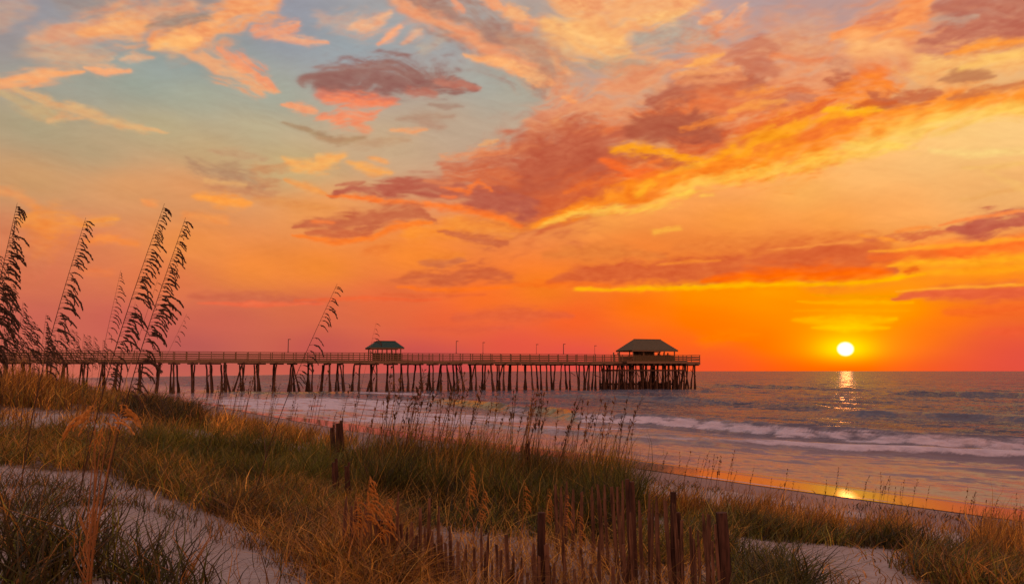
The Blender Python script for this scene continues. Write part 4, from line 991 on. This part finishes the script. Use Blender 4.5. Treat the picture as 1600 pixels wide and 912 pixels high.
def sea_oat(label, base, top, sag, head_from, ncl, kind='dark', size=1.0, r=.006, face=0.0, group=None, name='sea_oat', leafn=2, thin=0.0):
    root = tag(empty(name, tuple(base)), label, 'sea oat', group); b0_ = Vector(base)
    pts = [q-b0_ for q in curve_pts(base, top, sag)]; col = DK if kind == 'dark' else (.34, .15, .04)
    m = MB(); n = len(pts); m.tube(pts, [r*(1-.78*i/(n-1)) for i in range(n)], 5)
    o = m.build('stem', stem_m, root, True); tinted(o.data, col)
    for i in range(ncl):
        f = head_from+(1-head_from)*(i+.5)/ncl+random.uniform(-.004, .004); f = min(f, .985)
        if random.random() < thin*(1-(f-head_from)/(1-head_from)): continue
        k = f*(n-1); j = min(int(k), n-2); q = pts[j].lerp(pts[j+1], k-j)
        u = (f-head_from)/(1-head_from); sz = 2 if .12 < u < .55 else (1 if u < .82 else 0)
        o = bpy.data.objects.new('seed_cluster', random.choice(CL[kind][sz])); COL.objects.link(o); o.parent = root
        if not o.data.materials: o.data.materials.append(seed_m)
        o.location = q; s_ = size*random.uniform(.8, 1.2); o.scale = (s_, s_, s_)
        o.rotation_euler = (random.uniform(-.3, .3), random.uniform(-.30, .25), face+random.uniform(-.75, .75)*(1.0 if kind == 'dark' else 2.0))
    for i in range(leafn):
        f = random.uniform(.08, .45); k = f*(n-1); j = int(k); q = pts[j].lerp(pts[j+1], k-j); d = random.choice((-1, 1))
        V_, Q_, TT_, C_ = blades(np.array([q.x]), np.array([q.y]), np.array([q.z]), np.array([random.uniform(.35, .7)*size]), np.array([.010]), np.array([.5]), np.array([col])*1.4, 6, .35*d, 1.6)
        link('leaf', fast_mesh('leaf', V_, [Q_, TT_], True, C_), grass_m, root)
    return root
def gpt(px, py):
    x, y, z = ground(px, py); return Vector((float(x[0]), float(y[0]), float(z[0])-.03))
def oat_px(label, bpx, bpy_, tpx, tpy, sag, hf, ncl, **kw):
    b = gpt(bpx, bpy_); return sea_oat(label, b, at(tpx, tpy, b.y+kw.pop('dy', 0)), sag, hf, ncl, **kw)
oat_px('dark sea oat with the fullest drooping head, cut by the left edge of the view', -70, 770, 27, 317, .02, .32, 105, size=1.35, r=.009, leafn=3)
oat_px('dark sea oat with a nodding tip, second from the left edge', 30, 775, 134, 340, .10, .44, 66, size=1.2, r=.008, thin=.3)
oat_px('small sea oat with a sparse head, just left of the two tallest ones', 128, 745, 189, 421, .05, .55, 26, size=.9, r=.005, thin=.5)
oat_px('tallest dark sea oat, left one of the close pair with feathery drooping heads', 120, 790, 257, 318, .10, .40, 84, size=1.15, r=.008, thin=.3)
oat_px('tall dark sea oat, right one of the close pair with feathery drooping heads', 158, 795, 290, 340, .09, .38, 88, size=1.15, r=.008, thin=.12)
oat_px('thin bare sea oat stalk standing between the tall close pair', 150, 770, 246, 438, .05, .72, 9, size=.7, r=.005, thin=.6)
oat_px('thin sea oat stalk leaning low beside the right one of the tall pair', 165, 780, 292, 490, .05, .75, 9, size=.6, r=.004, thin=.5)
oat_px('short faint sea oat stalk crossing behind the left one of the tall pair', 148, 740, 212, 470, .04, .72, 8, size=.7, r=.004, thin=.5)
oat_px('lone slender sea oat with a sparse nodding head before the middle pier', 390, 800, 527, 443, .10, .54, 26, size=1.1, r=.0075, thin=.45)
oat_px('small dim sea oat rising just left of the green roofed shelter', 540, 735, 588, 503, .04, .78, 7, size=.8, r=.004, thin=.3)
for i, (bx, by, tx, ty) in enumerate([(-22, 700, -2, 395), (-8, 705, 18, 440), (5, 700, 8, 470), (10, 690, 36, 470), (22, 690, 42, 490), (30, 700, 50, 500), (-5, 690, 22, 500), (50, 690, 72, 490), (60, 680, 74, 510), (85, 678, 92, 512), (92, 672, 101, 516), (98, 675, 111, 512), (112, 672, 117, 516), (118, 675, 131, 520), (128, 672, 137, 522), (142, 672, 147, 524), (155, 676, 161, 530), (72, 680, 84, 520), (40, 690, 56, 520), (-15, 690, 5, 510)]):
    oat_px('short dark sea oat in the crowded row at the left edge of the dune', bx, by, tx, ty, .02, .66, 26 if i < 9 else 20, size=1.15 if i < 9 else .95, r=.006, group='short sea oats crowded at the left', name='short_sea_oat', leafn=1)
# golden ones
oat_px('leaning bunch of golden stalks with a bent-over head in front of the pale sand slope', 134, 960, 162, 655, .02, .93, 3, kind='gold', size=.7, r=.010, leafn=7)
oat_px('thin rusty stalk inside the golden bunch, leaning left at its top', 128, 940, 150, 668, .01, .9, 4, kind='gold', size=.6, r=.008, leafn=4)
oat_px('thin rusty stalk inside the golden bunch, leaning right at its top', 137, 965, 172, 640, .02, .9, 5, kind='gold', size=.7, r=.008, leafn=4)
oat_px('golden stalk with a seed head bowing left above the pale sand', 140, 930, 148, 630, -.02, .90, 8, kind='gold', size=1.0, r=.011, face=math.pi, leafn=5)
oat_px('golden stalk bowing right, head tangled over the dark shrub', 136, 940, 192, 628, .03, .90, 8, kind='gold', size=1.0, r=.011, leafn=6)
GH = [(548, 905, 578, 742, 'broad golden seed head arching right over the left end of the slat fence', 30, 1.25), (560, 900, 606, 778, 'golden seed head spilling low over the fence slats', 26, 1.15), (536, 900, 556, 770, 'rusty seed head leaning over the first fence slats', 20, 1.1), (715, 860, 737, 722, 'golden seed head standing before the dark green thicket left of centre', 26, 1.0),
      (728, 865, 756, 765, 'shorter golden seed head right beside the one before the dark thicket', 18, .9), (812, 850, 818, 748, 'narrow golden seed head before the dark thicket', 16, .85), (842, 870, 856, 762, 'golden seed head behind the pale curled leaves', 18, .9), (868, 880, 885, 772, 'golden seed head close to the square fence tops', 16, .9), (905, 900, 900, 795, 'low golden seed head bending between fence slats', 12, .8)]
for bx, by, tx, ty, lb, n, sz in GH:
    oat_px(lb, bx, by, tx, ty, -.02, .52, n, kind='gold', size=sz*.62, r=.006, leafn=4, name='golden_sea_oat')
# single-mesh stalks standing above the thicket and the foredune
def stalk_mesh(seed, gold):
    r = random.Random(seed); m = MB(); n = 7; b = r.uniform(.05, .22)
    pts = [Vector((b*(i/(n-1))**1.6, r.uniform(-.01, .01), i/(n-1))) for i in range(n)]; m.tube(pts, [.0045-.003*i/(n-1) for i in range(n)], 4)
    for k in range(16):
        f = .66+.34*k/16; i = min(int(f*6), 5); q = pts[i].lerp(pts[i+1], f*6-i); s = r.choice((-1, 1)); ln = r.uniform(.03, .06)
        d = Vector((s*.4+.3, r.uniform(-.4, .4), r.uniform(-.3, .9))).normalized(); w = Vector((0, 0, 1)).cross(d).normalized()*ln*.22
        m.add([q, q+d*ln*.5+w, q+d*ln, q+d*ln*.5-w], [(0, 1, 2, 3)])
    return tinted(m.mesh('beach_grass_stalk'), (.24, .11, .035) if gold else (.12, .06, .025))
SM = [stalk_mesh(i, i % 2) for i in range(8)]
for me in SM: me.materials.append(seed_m)
def stalks(n, poly, h0, h1, label, grp, sx=1.0):
    x, y, z = scatter(poly, n, 0, .1)
    for i in range(len(x)):
        o = bpy.data.objects.new('grass_stalk', random.choice(SM)); COL.objects.link(o); h = random.uniform(h0, h1)
        o.location = (x[i], y[i], z[i]-.02); w = max(1.0, y[i]/11)*sx; o.scale = (h*1.0, h*w*.8, h); o.rotation_euler = (0, random.uniform(-.05, .12), random.uniform(-.6, .6)); tag(o, label, 'grass stalk', grp)
stalks(70, [(560, 742), (800, 750), (980, 775), (980, 800), (560, 770)], 1.25, 1.75, 'thin brown seed stalk rising above the dense green thicket against the surf', 'seed stalks over the green thicket')
stalks(16, [(580, 745), (720, 748), (720, 765), (580, 765)], 1.6, 2.0, 'tall knotty seed stalk at the left end of the green thicket against the surf', 'tall knotty stalks over the thicket', 1.5)
stalks(50, [(990, 775), (1250, 800), (1450, 815), (1440, 835), (1200, 825), (990, 800)], .55, .95, 'thin stalk on the golden foredune against the glowing wet sand', 'stalks on the golden foredune')
stalks(18, [(1470, 850), (1620, 860), (1620, 885), (1480, 875)], .6, .95, 'thin stalk at the right edge in front of the beach', 'stalks at the right edge')
stalks(60, [(290, 648), (540, 690), (560, 715), (300, 672)], .9, 1.7, 'slender stalk on the far dune in front of the white surf', 'stalks before the white surf')
# ---- dark tufts on the pale slope, left foreground
def tuft(px, py, n, h, label, mix, lean=.8, grp='dark tufts on the pale sand slope', name='grass_tuft', w=.015, rad=.12, curl=1.5):
    b = gpt(px, py); x = RNG.normal(0, rad, n); y = RNG.normal(0, rad*.8, n); z = hz(x+b.x, y+b.y)-b.z
    V_, Q_, TT_, C_ = blades(x, y, z-.02, RNG.uniform(.5*h, 1.5*h, n), np.full(n, w)*RNG.uniform(.7, 1.3, n), lean*RNG.uniform(.2, 1.2, n), tints(mix, n), 6, .12, curl)
    o = link(name, fast_mesh(name, V_, [Q_, TT_], True, C_), grass_m); o.location = b; return tag(o, label, 'grass tuft', grp)
DM = {'dark': 8, 'green': 2, 'brown': 1}
for px, py, n, h, lb in [(60, 912, 150, .55, 'large dark tuft at the bottom left corner beside the bare sand'), (118, 905, 150, .50, 'dark green tuft with tall blades just left of the golden stalk bunch'),
        (20, 860, 120, .45, 'dense dark tuft against the left edge, lower one'), (215, 935, 170, .42, 'low spreading green tuft right of the golden stalk bunch, at the bottom'), (290, 950, 120, .38, 'sparse green tuft at the bottom, rightmost on the bare sand slope'),
        (180, 900, 90, .36, 'small tuft tucked right behind the golden stalk bunch'), (15, 960, 110, .50, 'tuft cut off by the bottom left corner'), (75, 868, 110, .42, 'dark tuft between the left edge and the golden bunch, halfway up the slope'),
        (160, 860, 80, .34, 'thin dark tuft just right of the golden bunch, halfway up the slope'), (30, 905, 130, .50, 'thick dark tuft second from the bottom left corner'), (250, 905, 80, .32, 'small green tuft in the open sand, between two larger low ones')]:
    tuft(px, py, int(n*.6), h*1.35, lb, DM, lean=.85)
for px, py, n, h in [(-10, 800, 110, .45), (40, 795, 110, .40), (85, 790, 90, .38), (130, 790, 70, .32), (10, 760, 90, .35), (60, 758, 80, .32), (110, 765, 70, .30), (160, 790, 60, .28), (205, 790, 60, .26), (240, 800, 60, .26), (275, 812, 60, .26), (180, 765, 60, .26), (0, 830, 100, .4), (50, 835, 60, .35)]:
    tuft(px, py, n, h, 'small dark twiggy tuft along the upper edge of the pale sand slope', {'dark': 6, 'brown': 3, 'green': 1}, lean=.9, grp='small twiggy tufts along the slope edge', name='twiggy_tuft', w=.009)
for px, py, n, h in [(330, 832, 60, .22), (360, 850, 50, .24), (400, 860, 60, .22), (440, 885, 60, .24), (470, 905, 60, .26), (400, 950, 12, .6), (350, 930, 10, .5), (255, 880, 14, .35)]:
    tuft(px, py, n, h, 'thin rusty tuft at the foot of the slope where the brown grass begins', {'brown': 6, 'dark': 3}, lean=.7, grp='rusty tufts at the slope foot', name='rusty_tuft', w=.008)
# ================================================================== sand fences
lath_m = wood_mat('red brown weathered lath', (.050, .028, .018), (.23, .125, .075), .8, (9, 9, .9)); post_m = wood_mat('dark weathered fence post', (.028, .015, .011), (.11, .052, .034), .9, (7, 7, 1.0))
wire_m, nt, p = new_mat('rusty wire'); nt.links.new(mix_col(nt, noise_n(nt, nd(nt, 'ShaderNodeTexCoord').outputs['Object'], 30), (.04, .015, .008), (.14, .05, .02)), p.inputs['Base Color']); p.inputs['Roughness'].default_value = .8
def fence(label, slats, posts, d0, d1, x0, x1, extra=0):
    """slats: photograph column, top row, width; depth runs from d0 at column x0 to d1 at x1"""
    dep = lambda px: d0+(d1-d0)*(px-x0)/(x1-x0)
    mid = at((x0+x1)/2, 850, dep((x0+x1)/2)); g0 = Vector((mid.x, mid.y, float(hz(mid.x, mid.y)))); root = tag(empty('sand_fence', tuple(g0)), label, 'fence')
    tops = []; slats = sorted(slats)
    slats = slats+[((p[0]+q[0])/2+random.uniform(-1.5, 1.5), max(p[1], q[1])+random.uniform(4, 30), random.uniform(5, 7)) for p, q in zip(slats, slats[1:]) if q[0]-p[0] > 9 and random.random() < extra]
    for px, py, w in slats:
        d = dep(px)+random.uniform(-.03, .03); t = at(px, py, d); gz = float(hz(t.x, t.y)); lx = random.uniform(-.05, .09)*(t.z-gz)
        if t.z-gz < .12: continue
        base = Vector((t.x+lx, t.y+random.uniform(-.03, .03), gz-.15)); wm = w*.82*d/F_PX; m = MB(); k = 5
        nrm_ = []
        for i in range(k+1):
            f = i/k; q = base.lerp(t, f)+Vector((random.uniform(-.004, .004), 0, 0)); ww = wm*(1 if i < k else random.choice((.35, .55, .9)))*random.uniform(.9, 1.06); sk = random.uniform(-.008, .008) if i == k else 0
            nrm_ += [q+Vector((-ww/2, -.006, sk)), q+Vector((ww/2, -.006, -sk)), q+Vector((ww/2, .006, -sk)), q+Vector((-ww/2, .006, sk))]
        fs = [(4*i+j, 4*i+(j+1) % 4, 4*i+4+(j+1) % 4, 4*i+4+j) for i in range(k) for j in range(4)]+[(0, 3, 2, 1), (4*k, 4*k+1, 4*k+2, 4*k+3)]
        m.add([v-g0 for v in nrm_], fs); m.build('slat', lath_m, root); tops.append((base, t))
    for px, py, w in posts:
        d = dep(px)+.06; t = at(px, py, d); gz = float(hz(t.x, t.y)); wm = w*d/F_PX/2; m = MB(); lx = random.uniform(-.02, .05)
        pts = [Vector((t.x+lx*(1-f), t.y, gz-.3+(t.z-gz+.3)*f))-g0 for f in (0, .3, .6, .85, 1)]; m.tube(pts, [wm*1.1, wm*1.05, wm, wm*.98, wm*.9], 9); m.build('fence_post', post_m, root)
    tops.sort(key=lambda q: q[1].x)
    for f in (.30, .62, .86):
        if len(tops) < 3: break
        pts = [b.lerp(t, f+random.uniform(-.01, .01))-g0+Vector((0, -.009, 0)) for b, t in tops]; m = MB(); m.tube(pts, .0022, 5); m.build('wire', wire_m, root)
    return root
fence('weathered slat fence at the lower right, ending at the thick notched post', [(999,781,7),(1014,770,7),(1026,774,8),(1039,781,8),(1053,786,7),(1065,812,6),(1079,822,7),(1090,828,6),(1098,801,9),(1107,803,8),(1117,818,6)],
      [(1052,768,10),(1058,800,12),(1127,800,19)], 7.3, 6.6, 985, 1135, .5)
fence('short run of square topped slats standing behind the grass, left of the tall post', [(868,757,7),(877,760,7),(886,752,7),(896,764,7),(909,768,6),(925,760,7),(934,756,8),(944,757,6),(955,760,7),(964,760,7),(972,750,6)],
      [(980,748,8),(987,752,9)], 9.6, 7.3, 860, 988)
fence('half buried slat fence along the bottom centre among rusty grass', [(541,775,7),(549,790,6),(556,783,7),(563,792,6),(571,786,8),(579,800,7),(588,803,8),(597,812,9),(606,806,8),(614,815,8),(622,768,6),(627,818,7),(644,815,8),(657,793,6),(671,778,6),(674,828,8),(685,790,6),(690,835,6),(703,822,7),(716,845,6),(728,850,7),(752,820,5),(763,832,6),(776,850,6),(791,835,8),(802,862,6),(815,870,7),(834,848,10),(853,850,10),(866,878,6),(880,836,7),(898,888,6),(910,870,6),(924,880,6),(936,842,7),(958,884,7),(975,850,6),(985,800,7)],
      [(846,800,13),(593,812,12)], 7.3, 6.9, 541, 985, 1.0)
for px, py, w, d, lb in [(531, 661, 13, 15.0, 'dark weathered post with a split top standing in the brown grass before the surf'), (520, 668, 8, 15.4, 'thin dark post leaning beside the split topped post'), (825, 692, 8, 13.5, 'single thin post rising from the green thicket against the glowing wet sand'),
                         (524, 722, 11, 11.5, 'short broken post tangled in brown grass, nearer than the split topped one'), (543, 728, 9, 11.3, 'short broken post beside the tangled broken one, on its right')]:
    t = at(px, py, d); gz = float(hz(t.x, t.y)); wm = w*d/F_PX/2; m = MB(); m.tube([(0, 0, -.3), (.01, 0, (t.z-gz)*.5), (-.01, 0, t.z-gz)], [wm*1.15, wm, wm*.85], 8)
    m.box((wm*.3, 0, t.z-gz+.02), (wm*.6, wm, .06), None, .01)
    o = m.build('post', post_m); o.location = (t.x, t.y, gz); tag(o, lb, 'post')

# ---- every member of a small group is told by its place in its row
ORD = 'first second third fourth fifth sixth seventh eighth ninth tenth eleventh twelfth thirteenth fourteenth fifteenth sixteenth seventeenth eighteenth nineteenth twentieth'.split()
for gname, what in (('short sea oats crowded at the left', 'short dark sea oat in the crowded left row, %s from the left'), ('small twiggy tufts along the slope edge', 'small dark twiggy tuft on the pale slope edge, %s from the left'),
                    ('rusty tufts at the slope foot', 'thin rusty tuft at the slope foot, %s from the left'), ('tall knotty stalks over the thicket', 'tall knotty seed stalk against the surf, %s from the left')):
    q = sorted([o for o in COL.objects if o.get('group') == gname and o.parent is None], key=lambda o: o.location.x/o.location.y)
    for i, o in enumerate(q[:20]): o['label'] = what % ORD[i]
